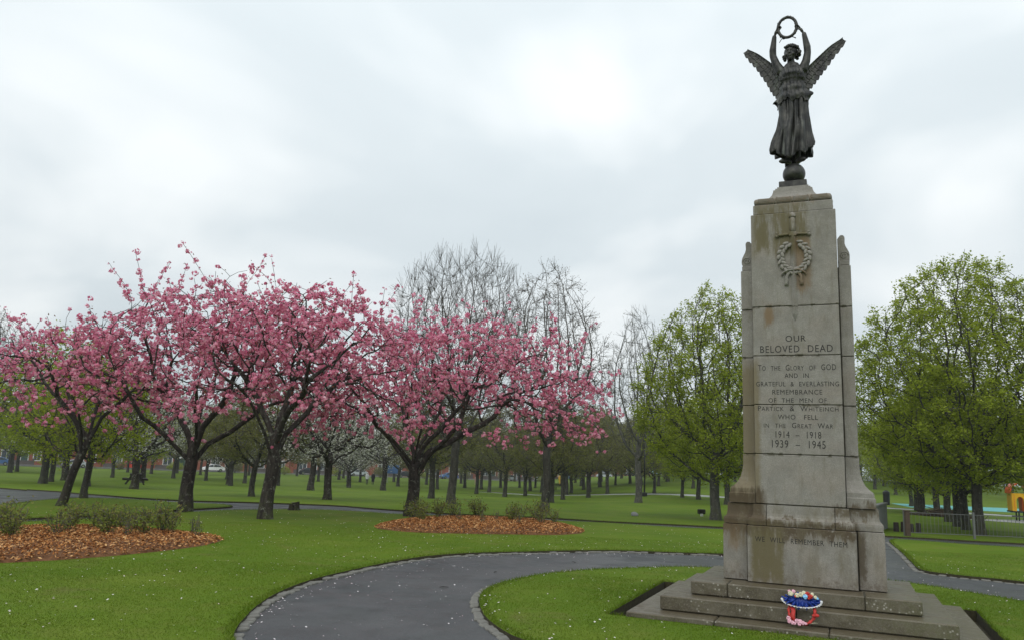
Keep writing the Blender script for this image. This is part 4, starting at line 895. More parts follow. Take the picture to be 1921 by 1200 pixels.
# --- shared kinds for the trees farther off
KIND = {}
KIND['g'] = [broad(31 + i, 9.5, 3.3 + .3 * i, 2.3, .20, 900, .36, True, .15, 'spring leaf', 12, low=1.6, topthin=.45, infl=2.2, kill=.55, twl=(.4, .8), tip=.010) for i in range(3)]
KIND['w'] = [broad(41 + i, 6.6, 3.6, 1.8, .20, 800, .32, True, .11, 'white blossom', 5, 'cherry bark', 'cherry bark', 1.8, .06, 3, .1, (.4, .8), infl=2.0, kill=.5, tip=.010) for i in range(2)]
KIND['o'] = [broad(51 + i, 9.0, 3.3 + .4 * i, 2.2, .20, 900, .36, True, .13, 'olive bud', 10, 'maple bark', 'twig bark', 1.9, .12, 4, .3, (.4, .8), infl=2.2, kill=.55, tip=.010) for i in range(3)]
KIND['b'] = [broad(71 + i, 3.0, 2.0, .6, .10, 420, .26, True, .15, ('olive bud', 'spring leaf')[i], 7, 'maple bark', 'twig bark', .15, .06, 3, .2, (.2, .5), infl=1.6, kill=.42, tip=.009) for i in range(2)]
LAB = {'b': ('bush', 'low rounded bush at the far edge of the lawn', 'bushes at the edge of the park'), 'g': ('green_tree', 'young-leaved green tree rising from the far lawn', 'far green trees'), 'w': ('white_cherry_tree', 'white-blossomed cherry tree growing beyond the pink cherries', 'white cherry trees'),
       'o': ('budding_tree', 'dull olive budding tree on the far lawn', 'far budding trees')}
FAR = [(-26.47, 45.85, 'g', .95), (-15.07, 28.81, 'g', .55), (-22.87, 43.86, 'o', .8), (-46.38, 94.34, 'g', 1.0), (-19.56, 42.23, 'w', .95), (-60.67, 128.2, 'o', 1.0), (-55.18, 124.5, 'w', 1.1), (-49.68, 130.1, 'o', 1.0), (-36.9, 98.6, 'o', .95), (-24.21, 70.54, 'o', .8), (-39.29, 112.7, 'o', 1.1), (-11.87, 37.63, 'o', .62), (-72.15, 116.6, 'w', 1.35),
       (-24.25, 85.15, 'w', 1.0), (-39.47, 151.1, 'o', 1.0), (-14.78, 60.98, 'w', 1.2), (-28.29, 120.9, 'o', 1.0), (-8.29, 37.43, 'w', .80), (-12.4, 81.5, 'w', 1.25), (-4.47, 48.46, 'o', .85), (-8.85, 104.2, 'o', 1.05), (-3.39, 114.1, 'o', 1.0), (-.73, 126.8, 'o', 1.15), (-28.28, 135.8, 'w', 1.1), (-24.59, 124.6, 'w', .9), (-23.22, 127.5, 'o', .9), (-19.04, 136.5, 'o', 1.0),
       (-12.61, 127.8, 'o', 1.0), (-8.02, 144.9, 'g', 1.0), (2.12, 188.6, 'o', 1.2), (2.31, 131.5, 'o', .95), (2.04, 80.9, 'o', .95), (3.58, 115.4, 'o', 1.05), (5.03, 134.0, 'g', .9), (2.94, 50.0, 'o', .68), (7.02, 91.75, 'o', 1.0), (7.98, 96.7, 'g', .9), (12.47, 131.4, 'o', 1.0), (11.19, 87.5, 'o', .85), (16.69, 120.7, 'g', .8), (19.05, 121.9, 'o', 1.0), (15.28, 81.9, 'g', .75), (15.34, 69.1, 'g', .68), (22.38, 95.1, 'g', .85),
       (15.59, 64.3, 'g', .82), (15.53, 55.9, 'g', .90), (34.9, 68.6, 'g', .85), (30.3, 58.7, 'g', .85), (28.72, 54.9, 'g', .65), (27.6, 53.0, 'g', .85), (27.2, 50.3, 'g', .9), (23.79, 42.9, 'g', .85), (21.12, 37.4, 'g', .8), (19.67, 34.2, 'g', .75),
       # taller and farther backdrop
       (-62, 100, 'g', 1.25), (-52, 75, 'g', .9), (-80, 118, 'o', 1.3), (-33, 60, 'w', 1.2), (-29.5, 52, 'g', .75), (-35, 76, 'g', 1.0), (30, 150, 'o', 1.25), (38, 160, 'g', 1.1), (47, 165, 'o', 1.3), (24, 165, 'o', 1.3), (55, 150, 'g', 1.2), (34, 118, 'g', 1.0), (42, 128, 'g', 1.1), (58, 118, 'g', 1.2), (72, 128, 'o', 1.3), (70, 110, 'g', 1.2), (62, 95, 'g', 1.1), (84, 120, 'g', 1.3), (48, 98, 'g', 1.0), (27, 88, 'g', .8), (46, 60, 'g', .85), (56, 78, 'g', 1.0), (14, 160, 'o', 1.2), (18, 150, 'g', 1.1), (8, 170, 'o', 1.3), (-5, 165, 'o', 1.1), (33, 40, 'g', .8), (28.5, 33.5, 'g', .85), (-18, 160, 'o', 1.0), (90, 100, 'g', 1.3), (60, 126, 'o', 1.2), (4.5, 62, 'o', .72), (7.5, 72, 'o', .8), (13, 77, 'o', .8), (10.5, 100, 'o', 1.2), (0, 70, 'o', .85), (-3, 84, 'o', .95), (19, 112, 'o', 1.15), (14, 118, 'o', 1.2), (24, 118, 'o', 1.2),
       *[(.22 * d + k * 5.2, d + (k % 3) * 4, 'b', 1.0 + .2 * (k % 2)) for d in (128,) for k in range(14)], *[(-95 + k * 8.6, 126 + k * 5.1 + (k % 2) * 2, 'b', .55 + .12 * (k % 3)) for k in range(14)], (66, 138, 'g', 1.25), (74, 150, 'o', 1.3), (52, 112, 'g', 1.0), (57, 104, 'g', .9), (80, 160, 'o', 1.4), (68, 152, 'g', 1.3), (62, 146, 'o', 1.3), (88, 150, 'g', 1.3), (96, 140, 'o', 1.4), (48, 140, 'g', 1.2), (-30, 92, 'o', 1.0), (-20, 102, 'o', 1.05), (-34, 108, 'w', 1.2), (-15, 112, 'o', 1.0), (-44, 106, 'o', 1.1), (-52, 112, 'g', 1.05), (-27, 78, 'w', .95), (-18, 92, 'w', 1.0), (-6, 118, 'o', 1.05), (-2, 100, 'o', .95), (5, 108, 'o', 1.1), (11, 112, 'o', 1.1), (-66, 108, 'g', 1.1), (-38, 84, 'g', .95), (-30, 66, 'w', 1.0), (10, 142, 'o', 1.3), (16, 136, 'o', 1.25), (26, 130, 'o', 1.2), (-14, 150, 'g', 1.1), (-30, 148, 'o', 1.1), (-56, 136, 'o', 1.1), (20, 104, 'g', .95), (29, 104, 'g', 1.0), (36, 96, 'g', 1.0), (40, 110, 'g', 1.05), (-10, 92, 'o', .8), (-45, 140, 'g', .9)]
def far_label(k, x, y):
    if k == 'b': return None
    what = {'g': 'young-leaved green tree', 'w': 'white-blossomed cherry tree', 'o': 'dull olive budding tree'}[k]
    if x > 18 and y < 72: return what + (' in the row behind the playground railing' if x - .52 * y < 1.5 else ' near the playground tower')
    if x > 40: return what + ' on the rise beyond the playground'
    if 9 < x < 30 and y < 100: return what + ' standing close to the pale path'
    if x > 8: return what + ' behind the slender pale leafless tree'
    if -16 < x < 4 and y < 65: return what + ' just behind the pink cherry trees'
    if x < -10 and y < 60: return what + ' by the tarmac area and picnic table'
    if x < -44: return what + ' close to the parked cars and red houses'
    if y > 118: return what + ' along the far edge of the park by the street'
    return what + ' in the middle of the far lawn'
rng = random.Random(77)
for i, (x, y, k, s) in enumerate(FAR):
    nm, lb, gp = LAB[k]; s *= rng.uniform(.93, 1.07); lb = far_label(k, x, y) or lb
    plant_tree(nm, rng.choice(KIND[k]), x, y, lb, 'tree', gp, rng.uniform(0, 6.28), s, 0, s * rng.uniform(.92, 1.1))

# ------------------------------------------------------------------ bark beds and shrubs
def bed(poly, name, label, seed, h):
    poly = spline(poly, True, 4); rng = np.random.default_rng(seed); cx, cy = np.mean(poly, 0); rings = []
    for k, (s, z) in enumerate(((1.0, -.02), (.97, .03), (.9, .07), (.75, h), (.5, h * 1.15), (.25, h * 1.2), (.02, h * 1.2))):
        rings.append([(cx + (x - cx) * s, cy + (y - cy) * s, tz(cx + (x - cx) * s, cy + (y - cy) * s) + z + (rng.normal(0, .012) if 0 < k else 0)) for x, y in poly])
    m = MB(); m.loft(rings, True, False); o = m.obj(name, M['mulch ground'], None, True); tag(o, label, 'flower bed', kind='structure')
    P = np.array(poly); n = 30000; q = rng.uniform(P.min(0), P.max(0), (n * 2, 2)); q = q[inpoly(q[:, 0], q[:, 1], poly)][:n]
    # height of the mound under each chip
    best = np.zeros(len(q)); C = np.array([cx, cy])
    def hgt(x, y):
        d = np.array([x, y]) - C; r = np.linalg.norm(d, axis=1); ang = np.arctan2(d[:, 1], d[:, 0]); pd = P - C; pa_ = np.arctan2(pd[:, 1], pd[:, 0]); pr = np.linalg.norm(pd, axis=1); o_ = np.argsort(pa_); R_ = np.interp(ang, pa_[o_], pr[o_], period=2 * np.pi)
        return np.interp(r / R_, [0, .25, .5, .75, .9, .97, 1.0], [h * 1.2, h * 1.2, h * 1.15, h, .07, .03, -.02])
    d = q - C; r = np.hypot(d[:, 0], d[:, 1]); ang = np.arctan2(d[:, 1], d[:, 0]); pd = P - C; pa_ = np.arctan2(pd[:, 1], pd[:, 0]); pr = np.hypot(pd[:, 0], pd[:, 1]); o_ = np.argsort(pa_)
    R_ = np.interp(ang, pa_[o_], pr[o_], period=2 * np.pi); z = TZ(q[:, 0], q[:, 1]) + np.interp(r / R_, [0, .25, .5, .75, .9, .97, 1.0], [h * 1.2, h * 1.2, h * 1.15, h, .07, .03, .0])
    V, F = diamonds(rng, np.column_stack([q, z + rng.uniform(.012, .045, len(q))]), .050, .42, 1.5, .6)
    c = link('bark_chips', mesh_np('bark_chips', V, F, M['bark chip'])); tag(c, 'loose orange bark chips covering the ' + label.split(' bed')[0].split()[-1] + ' bed', 'bark chips', kind='stuff')
    return lambda x, y: tz(x, y) + float(np.interp(math.hypot(x - cx, y - cy) / np.interp(math.atan2(y - cy, x - cx), pa_[o_], pr[o_], period=2 * np.pi), [0, .25, .5, .75, .9, .97, 1.0], [h * 1.2, h * 1.2, h * 1.15, h, .07, .03, -.02]))
zA = bed([(-9.6, 9.6), (-8.0, 10.5), (-7.0, 11.39), (-6.54, 11.9), (-6.1, 12.56), (-5.65, 13.43), (-5.32, 14.39), (-5.33, 15.5), (-5.75, 16.05), (-6.66, 16.48), (-7.79, 16.95), (-8.77, 16.78), (-9.48, 16.12), (-10.3, 15.0), (-11.2, 13.2), (-11.2, 11)], 'bark_bed', 'long bark bed with many shrubs by the left lawn', 5, .10)
zB = bed([(-3.23, 20.25), (-3.05, 22.2), (-2.37, 24.2), (-.79, 25.6), (.95, 25.4), (1.83, 24.02), (2.19, 21.7), (1.6, 20.5), (.74, 19.94), (-.57, 19.43), (-1.82, 19.13), (-2.6, 19.33)], 'bark_bed', 'oval bark bed below the broad pink cherry', 6, .12)
def shrub_parts(seed, h, w, stems, leaves, lsz):
    rng = np.random.default_rng(seed); V, F, LC = [], [], []
    P = [(0, 0, -.05)]; par = [-1]; 
    for s in range(stems):
        a = rng.uniform(0, 6.28); sp = rng.uniform(.1, 1) * w; hh = h * rng.uniform(.6, 1.0) * (1 - .25 * (sp / w)); last = 0
        for i in range(1, 6):
            t = i / 5; P.append((math.cos(a) * sp * t ** .8 + rng.normal(0, .012), math.sin(a) * sp * t ** .8 + rng.normal(0, .012), hh * t)); par.append(last); last = len(P) - 1
            if t > .35: LC.append(P[-1])
            if t > .5 and rng.random() < .7:
                q = np.array(P[-1]) + rng.normal(0, .06, 3) + (0, 0, .05); P.append(tuple(q)); par.append(last); LC.append(tuple(q))
    P = np.array(P); par = np.array(par); r = np.full(len(P), .0055); V, F = tubes(P, par, r, 0, 9, 4)
    LC = np.array(LC); C = np.repeat(LC, leaves, 0) + rng.normal(0, .045, (len(LC) * leaves, 3)); LV, LF = diamonds(rng, C, lsz, .6, .5)
    return [('stems', mesh_np('shrub_stems', V, F, M['twig bark']), 'stuff'), ('leaves', mesh_np('shrub_leaves', LV, LF, M['shrub leaf']), 'stuff')]
SH = [shrub_parts(61, .60, .36, 20, 4, .060), shrub_parts(62, .54, .32, 15, 3, .055), shrub_parts(63, .44, .24, 12, 6, .055), shrub_parts(64, .36, .16, 8, 1, .05)]
SHL = ['bushy', 'twiggy', 'compact', 'nearly leafless']
rng = random.Random(8)
for zf, gname, spots in ((zA, 'left', [(-8.48, 13.93, 1), (-8.9, 14.6, 0), (-8.25, 13.6, 2), (-7.83, 14.24, 1), (-8.38, 15.66, 0), (-8.0, 15.9, 0), (-7.14, 14.6, 2), (-7.7, 16.3, 0), (-6.75, 14.5, 3), (-6.69, 15.82, 0), (-6.4, 15.6, 1), (-6.65, 15.0, 2), (-5.77, 15.2, 3), (-9.3, 14.9, 1), (-8.0, 14.9, 1), (-9.6, 13.6, 0), (-7.2, 15.6, 1), (-8.9, 12.6, 2), (-6.05, 15.75, 3)]),
                         (zB, 'oval', [(-2.65, 23.3, 1), (-2.4, 22.6, 0), (-2.19, 21.47, 2), (-1.53, 24.0, 1), (-.82, 24.4, 0), (.23, 23.0, 2), (1.01, 23.45, 0), (1.04, 22.33, 1), (-.22, 22.69, 3), (-1.2, 22.0, 3), (.5, 24.2, 1), (-1.9, 23.0, 0), (1.45, 22.9, 1), (-.6, 21.6, 3), (.4, 21.4, 3)])):
    for x, y, k in spots:
        r = plant_tree('shrub', SH[k], x, y, SHL[k] + ' low shrub planted in the ' + ('long' if gname == 'left' else 'oval') + ' bark bed', 'shrub', 'shrubs in the ' + gname + ' bark bed', rng.uniform(0, 6.28), rng.uniform(.70, 1.05)); r.location.z = zf(x, y) - .01

# ------------------------------------------------------------------ turf blades near the viewer, fallen petals
def scatter(rng, n, x0, x1, y0, y1, ok):
    q = np.column_stack([rng.uniform(x0, x1, n), rng.uniform(y0, y1, n)]); return q[ok(q[:, 0], q[:, 1])]
P_BEDA = spline([(-9.6, 9.6), (-8.0, 10.5), (-7.0, 11.39), (-6.54, 11.9), (-6.1, 12.56), (-5.65, 13.43), (-5.32, 14.39), (-5.33, 15.5), (-5.75, 16.05), (-6.66, 16.48), (-7.79, 16.95), (-8.77, 16.78), (-9.48, 16.12), (-10.3, 15.0), (-11.2, 13.2), (-11.2, 11)], True, 4)
def lawn_ok(X, Y): return ~is_path(X, Y) & ~inpoly(X, Y, P_HOLE) & ~inpoly(X, Y, P_BEDA) & (np.abs(X) < .72 * Y + .6)
rng = np.random.default_rng(12)
q = np.vstack([scatter(rng, 330000, -8, 9, 5.8, 12.5, lawn_ok), scatter(rng, 200000, -12, 13, 12.5, 20, lawn_ok)])
def blades(q, hlo, hhi, w, lean=.5):
    n = len(q); z = TZ(q[:, 0], q[:, 1]) + .010 * np.sin(q[:, 0] * 1.3) * np.sin(q[:, 1] * 1.1 + 1); a = rng.uniform(0, 6.28, n); h = rng.uniform(hlo, hhi, n); b = np.column_stack([q, z - .004])
    u = np.column_stack([np.cos(a), np.sin(a), np.zeros(n)]) * w; t = b + np.column_stack([rng.normal(0, lean, n) * h, rng.normal(0, lean, n) * h, h])
    return np.stack([b - u, b + u, t], 1).reshape(-1, 3), np.arange(3 * n).reshape(-1, 3)
V, F = blades(q, .008, .022, .0040, .7)
tag(link('grass', mesh_np('grass', V, F, M['grass blade'])), 'short mown grass blades of the nearer lawns', 'grass', kind='stuff')
# rougher grass along the cut edges
pts = []
for poly, inw in ((P_OUT, 1), (P_IN, -1), (P_2, 1), (P_ISL, -1)):
    for p, a in along(poly, .012, True):
        if abs(p.x) < .72 * p.y + .6 and 5.5 < p.y < 30:
            for _ in range(2 if p.y < 20 else 1):
                o_ = rng.uniform(-.02, .10); pts.append((p.x, p.y, a, o_, inw))
E_ = np.array(pts); qq = []
for sgn in (-1, 1):
    c_ = np.column_stack([E_[:, 0] - np.sin(E_[:, 2]) * E_[:, 3] * sgn, E_[:, 1] + np.cos(E_[:, 2]) * E_[:, 3] * sgn]); qq.append(c_[~is_path(c_[:, 0], c_[:, 1])])
hole_e = np.array([(p.x, p.y) for p, a in along(P_HOLE, .008, True)]) ; hole_e = np.repeat(hole_e, 3, 0) + rng.normal(0, .015, (len(hole_e) * 3, 2)); hole_e = hole_e[~inpoly(hole_e[:, 0], hole_e[:, 1], P_HOLE)]
q = np.vstack(qq + [hole_e]); V, F = blades(q, .02, .055, .0055, .6)
tag(link('edge_grass', mesh_np('edge_grass', V, F, M['grass blade'])), 'longer grass fringe along the cut turf edges', 'grass', kind='stuff')
# petals
q1 = scatter(rng, 4600, -12, 10, 6, 26, lambda X, Y: (np.abs(X) < .72 * Y) & ~inpoly(X, Y, P_HOLE) & ~inpoly(X, Y, P_BEDA)); q1 = q1[rng.random(len(q1)) < np.clip(1.3 - .045 * q1[:, 1], .1, 1)]
q2 = []
for p, a in along(spline(OUT_L, False, 4), .03):
    for _ in range(1): q2.append((p.x + math.sin(a) * (.05 + abs(rng.normal(0, .18))), p.y - math.cos(a) * (.05 + abs(rng.normal(0, .18)))))
for p, a in along(P_IN, .05, True): q2.append((p.x - math.sin(a) * rng.normal(-.05, .12), p.y + math.cos(a) * rng.normal(-.05, .12)))
q2 = np.array(q2); q2 = q2[rng.random(len(q2)) < .55]
q = np.vstack([q1, q2]); onp = is_path(q[:, 0], q[:, 1]); z = TZ(q[:, 0], q[:, 1]) + np.where(onp, -.042, .018)
V, F = diamonds(rng, np.column_stack([q, z]), .022, .8, 2.5, .5)
tag(link('fallen_petals', mesh_np('fallen_petals', V, F, M['petal'])), 'pale cherry petals strewn over lawn and path', 'petals', kind='stuff')
for i, (x, y, a) in enumerate(((-.78, 11.15, .3), (-.1, 12.9, 1.2), (1.3, 14.7, 2.0))):
    m = MB(); m.tube([(-.06, 0, .006), (-.02, .008, .012), (.03, -.004, .010), (.07, .006, .004)], [.004, .006, .005, .002], 6); o = m.obj('twig', M['dark wood'], None, True, None, (x, y, tz(x, y) - .050), (0, 0, a)); tag(o, 'small dark fallen twig lying on the tarmac path', 'twig', 'twigs on the path')

# ------------------------------------------------------------------ street, houses and cars behind the park
SA, SB = Vector((-125, 116)), Vector((70, 232)); SD = (SB - SA).normalized(); SN = Vector((-SD.y, SD.x)); SR = math.atan2(SD.y, SD.x)
def sp(u, v): q = SA + SD * u + SN * v; return q.x, q.y
def ribbon(name, v0, v1, z, mat, lab):
    L_ = [sp(u, v0) for u in range(-60, 300, 8)]; R_ = [sp(u, v1) for u in range(-60, 300, 8)]; n = len(L_)
    V = [(x, y, tz(x, y) + z) for x, y in L_ + R_]; F = [(i, i + 1, n + i + 1, n + i) for i in range(n - 1)]
    F = [f[::-1] for f in F]; tag(link(name, mesh_np(name, V, F, M[mat])), lab, name.replace('_', ' '), kind='structure')
ribbon('road', 0, 7.5, .03, 'street tarmac', 'street running behind the park'); ribbon('pavement', 7.5, 10, .12, 'concrete', 'pavement before the red houses')
def house_parts():
    P = []
    st, sl, wf, gl = M['red sandstone'], M['slate'], M['white frame'], M['window glass']
    P.append(('wall', None, MB().box(-4.6, 4.6, 0, 9, 0, 6.4).mesh('house_wall', st)))
    m = MB(); m.loft([[(-4.6, -.4, 6.35), (-4.6, 9.4, 6.35), (-4.6, 4.5, 9.6)], [(4.6, -.4, 6.35), (4.6, 9.4, 6.35), (4.6, 4.5, 9.6)]]); P.append(('roof', None, m.mesh('house_roof', sl)))
    P.append(('chimney', 'roof', MB().box(-4.5, -3.5, 3.9, 5.1, 9.0, 11.0).mesh('house_chimney', st)))
    m = MB(); b = [(-3.6, .0), (-3.1, -.9), (-1.0, -.9), (-.5, .0)]; m.loft([[(x, y, .0) for x, y in b], [(x, y, 5.9) for x, y in b]]); P.append(('bay', None, m.mesh('house_bay', st)))
    def win(x, z, w, h, y):
        m = MB(); m.box(x - w / 2 - .09, x + w / 2 + .09, y - .06, y + .10, z - .09, z + h + .09); P.append(('window', None, m.mesh('house_window', wf)))
        for k in (-1, 1): P.append(('pane', 'window', MB().box(x + k * w / 4 - w / 4 + .05, x + k * w / 4 + w / 4 - .05, y - .075, y - .05, z + .05, z + h - .05).mesh('house_pane', gl)))
    for z in (.9, 3.7):
        win(-2.05, z, 1.7, 1.75, -.9); win(2.9 if z < 3 else 2.4, z, 1.2, 1.7, 0)
    P.append(('door', None, MB().box(.3, 1.4, -.07, .08, .1, 2.3).mesh('house_door', M['door green'])))
    P.append(('door_frame', 'door', MB().box(.15, 1.55, -.05, .06, .05, 2.75).mesh('house_doorframe', wf)))
    return P
HP = house_parts()
def make(parts, root, mats=None):
    last = {}
    for nm, par, me in parts:
        o = link(nm, me, last[par] if par else root); last[nm] = o
        if mats and nm in mats: o.material_slots[0].link = 'OBJECT'; o.material_slots[0].material = mats[nm]
    return root
for i in range(22):
    u = 18 + i * 9.35; x, y = sp(u, 13.5); make(HP, empty('terraced_house', (x, y, tz(x, y)), SR, 'red sandstone terraced house with white bay windows behind the street', 'house', 'terraced houses behind the park'))
for i in range(22):
    u = 18 + i * 9.35; x, y = sp(u, 10.4); r = empty('garden_wall', (x, y, tz(x, y)), SR, 'low dark garden wall before a terraced house', 'wall', 'garden walls of the terraced houses')
    bx('wall', M['garden wall stone'], r, -4.6, 2.2, -.15, .15, 0, .8); bx('coping', M['garden wall stone'], r, -4.62, 2.2, -.2, .2, .8, .9); bx('gate_post', M['garden wall stone'], r, 2.2, 2.55, -.2, .2, 0, 1.3)
def car_parts():
    P = []; gl = M['window glass']
    prof = [(-2.1, .35), (-2.12, .62), (-2.0, .82), (-1.45, .93), (-.75, 1.36), (-.2, 1.44), (.6, 1.43), (1.15, 1.30), (1.75, .98), (2.02, .90), (2.1, .60), (2.05, .35)]
    m = MB(); rings = []
    for y, kx, kz in ((-.84, .97, .0), (-.80, 1, .0), (-.70, 1, 0), (.70, 1, 0), (.80, 1, 0), (.84, .97, 0)):
        rings.append([(x * kx, y * (1 if z < 1 else .84), z if z < 1.0 else z - (0.02 if abs(y) > .75 else 0)) for x, z in prof])
    m.loft(rings); P.append(('body', None, m.mesh('car_body', M['paint red'], True, .6)))
    for s in (-1, 1):
        m = MB(); m.prism([(-1.25, .95), (-.70, 1.30), (-.18, 1.37), (-.10, .95)], s * .745, s * .80) if s > 0 else m.prism([(-1.25, .95), (-.70, 1.30), (-.18, 1.37), (-.10, .95)], -.80, -.745); P.append(('side_window', None, m.mesh('car_win', gl)))
        m = MB(); pts = [(.0, .95), (-.06, 1.375), (.62, 1.36), (1.10, 1.24), (1.45, .98)]; m.prism(pts, *((.745, .80) if s > 0 else (-.80, -.745))); P.append(('side_window', None, m.mesh('car_win', gl)))
        for wx in (-1.3, 1.28):
            m = MB(); m.tube([(wx, s * .66, .32), (wx, s * .87, .32)], .32, 18); P.append(('wheel', None, m.mesh('car_wheel', M['rubber'])))
            m = MB(); m.tube([(wx, s * .85, .32), (wx, s * .885, .32)], .19, 12); P.append(('rim', 'wheel', m.mesh('car_rim', M['chrome'])))
        m = MB(); m.box(-2.13, -2.0, s * .62 - .16, s * .62 + .16, .62, .78); P.append(('headlight', None, m.mesh('car_head', M['white frame'])))
        m = MB(); m.box(2.0, 2.13, s * .66 - .12, s * .66 + .12, .66, .86); P.append(('tail_light', None, m.mesh('car_tail', M['paint red'])))
    m = MB(); m.loft([[(-1.42, -.62, .965), (-1.42, .62, .965), (-.80, .56, 1.345), (-.80, -.56, 1.345)], [(-1.40, -.62, .955), (-1.40, .62, .955), (-.78, .56, 1.330), (-.78, -.56, 1.330)]]); P.append(('windscreen', None, m.mesh('car_screen', gl)))
    return P
CP = car_parts()
for u, c, nm in ((55, 'silver', 'silver hatchback'), (64, 'red', 'bright red hatchback'), (79, 'white', 'white car'), (98, 'black', 'black car'), (109, 'silver', 'silver saloon'), (120, 'black', 'black car'), (131, 'blue', 'dark blue car'), (147, 'silver', 'silver hatchback'), (157, 'white', 'white car'), (166, 'blue', 'dark blue car'), (176, 'silver', 'silver car'), (185, 'black', 'black car'), (193, 'lightblue', 'pale blue car'), (201, 'white', 'white car'), (43, 'blue', 'blue car')):
    x, y = sp(u, 1.3); r = empty('parked_car', (x, y, tz(x, y) + .03), SR, nm + ' parked along the street before the red houses', 'car', 'cars parked along the street'); make(CP, r, {'body': M['paint ' + c]})
# street lamps
for u in (36, 62, 92, 128, 170):
    x, y = sp(u, -.8); r = empty('street_lamp', (x, y, tz(x, y)), SR, 'slim grey street lamp post at the park edge', 'street lamp', 'street lamps behind the park')
    MB().tube([(0, 0, 0), (0, 0, 2), (0, 0, 7.5), (0, .3, 7.9), (0, 1.2, 8.0)], [.11, .08, .06, .05, .04], 8).obj('post', M['galvanised'], r, True); bx('lamp_head', M['grey paint'], r, -.12, .12, 1.1, 1.7, 7.93, 8.07, .03)

# ------------------------------------------------------------------ people
def person(x, y, rz, label, top, bottom, h=1.72, coat=.62, bag=None):
    r = empty('person', (x, y, tz(x, y)), rz, label, 'person', 'people walking in the park'); b = MB()
    def tb(p, rr, n=10): b.tube(p, rr, n)
    for s, f in ((-1, -.10), (1, .12)):
        tb([(s * .09, 0, .86), (s * .095, f * .6, .48), (s * .09, f * 1.3, .09), (s * .09, f * 1.3 - .04, .04), (s * .09, f * 1.3 - .2, .03)], [.085, .06, .045, .045, .03])
        tb([(s * .17, 0, 1.42), (s * .225, -f * .5, 1.15), (s * .22, -f * 1.4 - .06, .90), (s * .215, -f * 1.5 - .08, .80)], [.055, .048, .036, .03])
    tb([(0, 0, .80), (0, 0, .95), (0, 0, 1.15), (0, 0, 1.36), (0, 0, 1.46), (0, -.01, 1.55)], [(.15, .11), (.165, .12), (.14, .10), (.19, .115), (.12, .08), (.055, .055)], 14)
    b.ball((0, -.015, 1.63), (.078, .095, .115)); b.ball((0, -.115, 1.62), (.014, .02, .025))
    me = b.mesh('body', M['skin'], True); o = bpy.data.objects.new('tmp', me); COL.objects.link(o); rm = o.modifiers.new('r', 'REMESH'); rm.mode = 'VOXEL'; rm.voxel_size = .022; bpy.context.view_layer.update()
    m2 = bpy.data.meshes.new_from_object(o.evaluated_get(bpy.context.evaluated_depsgraph_get())); bpy.data.objects.remove(o); m2.materials.clear(); m2.materials.append(M['skin']); m2.materials.append(M[bottom]); link('body', m2, r)
    for p in m2.polygons:
        p.use_smooth = True
        if p.center.z < .95: p.material_index = 1
    c = MB(); c.tube([(0, 0, coat), (0, 0, .85), (0, 0, 1.15), (0, 0, 1.36), (0, 0, 1.47), (0, 0, 1.51)], [(.22, .17), (.20, .15), (.17, .13), (.215, .14), (.15, .105), (.08, .08)], 14)
    for s, f in ((-1, -.10), (1, .12)): c.tube([(s * .15, 0, 1.44), (s * .23, -f * .5, 1.16), (s * .225, -f * 1.4 - .06, .88)], [.07, .06, .05], 8)
    c.obj('coat', M[top], r, True)
    hb = MB(); hb.ball((0, .012, 1.665), (.092, .105, .10)); hb.obj('hair', M['hair' if bag is None else bag], r, True); r.scale = (h / 1.75,) * 3
person(-19.85, 114.6, .3, 'person in pale grey-white jacket and dark trousers walking on the far lawn', 'coat white', 'trousers dark', 1.70, .78, 'coat white')
person(-19.2, 115.8, .2, 'person in long black coat walking beside one in white', 'coat black', 'trousers dark', 1.78, .42)
person(-5.27, 141.3, 2.8, 'small person in dull pink coat far across the lawn', 'coat pink', 'coat pink', 1.55, .7)

# ------------------------------------------------------------------ park furniture
def picnic(x, y, rz):
    r = empty('picnic_table', (x, y, tz(x, y)), rz, 'dark wooden picnic table with fixed benches on the grass', 'picnic table'); w = M['dark wood']
    for k in range(5): bx('top_plank', w, r, -.36 + k * .147, -.36 + k * .147 + .135, -.9, .9, .70, .745, .005)
    for s in (-1, 1):
        for k in range(2): bx('seat_plank', w, r, s * .62 + k * .14 - .14, s * .62 + k * .14 - .01, -.9, .9, .40, .44, .005)
        bx('seat_rail', w, r, -.80, .80, s * .62 - .025, s * .62 + .025, .31, .395); bx('top_rail', w, r, -.36, .36, s * .62 - .025, s * .62 + .025, .61, .695)
        for q in (-1, 1):
            m = MB(); m.box(-.045, .045, s * .62 + .03, s * .62 + .075, 0, .78, Matrix.Translation((q * .58, 0, 0)) @ Matrix.Rotation(-q * .52, 4, 'Y')); m.obj('leg', w, r)
picnic(-25.2, 54.5, .45)
def stump(x, y): 
    r = empty('tree_stump', (x, y, tz(x, y)), .4, 'low rough sawn tree stump on the lawn by the path', 'stump'); m = MB(); rings = []
    rg = random.Random(5)
    for z, k in ((-.05, 1.35), (.03, 1.15), (.10, 1.0), (.22, .93), (.36, .90)): rings.append([(.26 * k * (1 + .12 * math.sin(3 * a + 1)) * math.cos(a), .22 * k * (1 + .1 * math.sin(5 * a)) * math.sin(a), z + (.07 * math.cos(a + .4) if z > .3 else 0)) for a in [2 * math.pi * i / 18 for i in range(18)]])
    m.loft(rings); m.obj('bark', M['cherry bark'], r, True, .8); MB().tube([(0, 0, .36), (0, 0, .378)], .17, 14).obj('cut_face', M['garden wall stone'], r)
stump(-6.88, 26.3); bpy.data.objects['tree_stump'].scale = (.66, .66, .66)
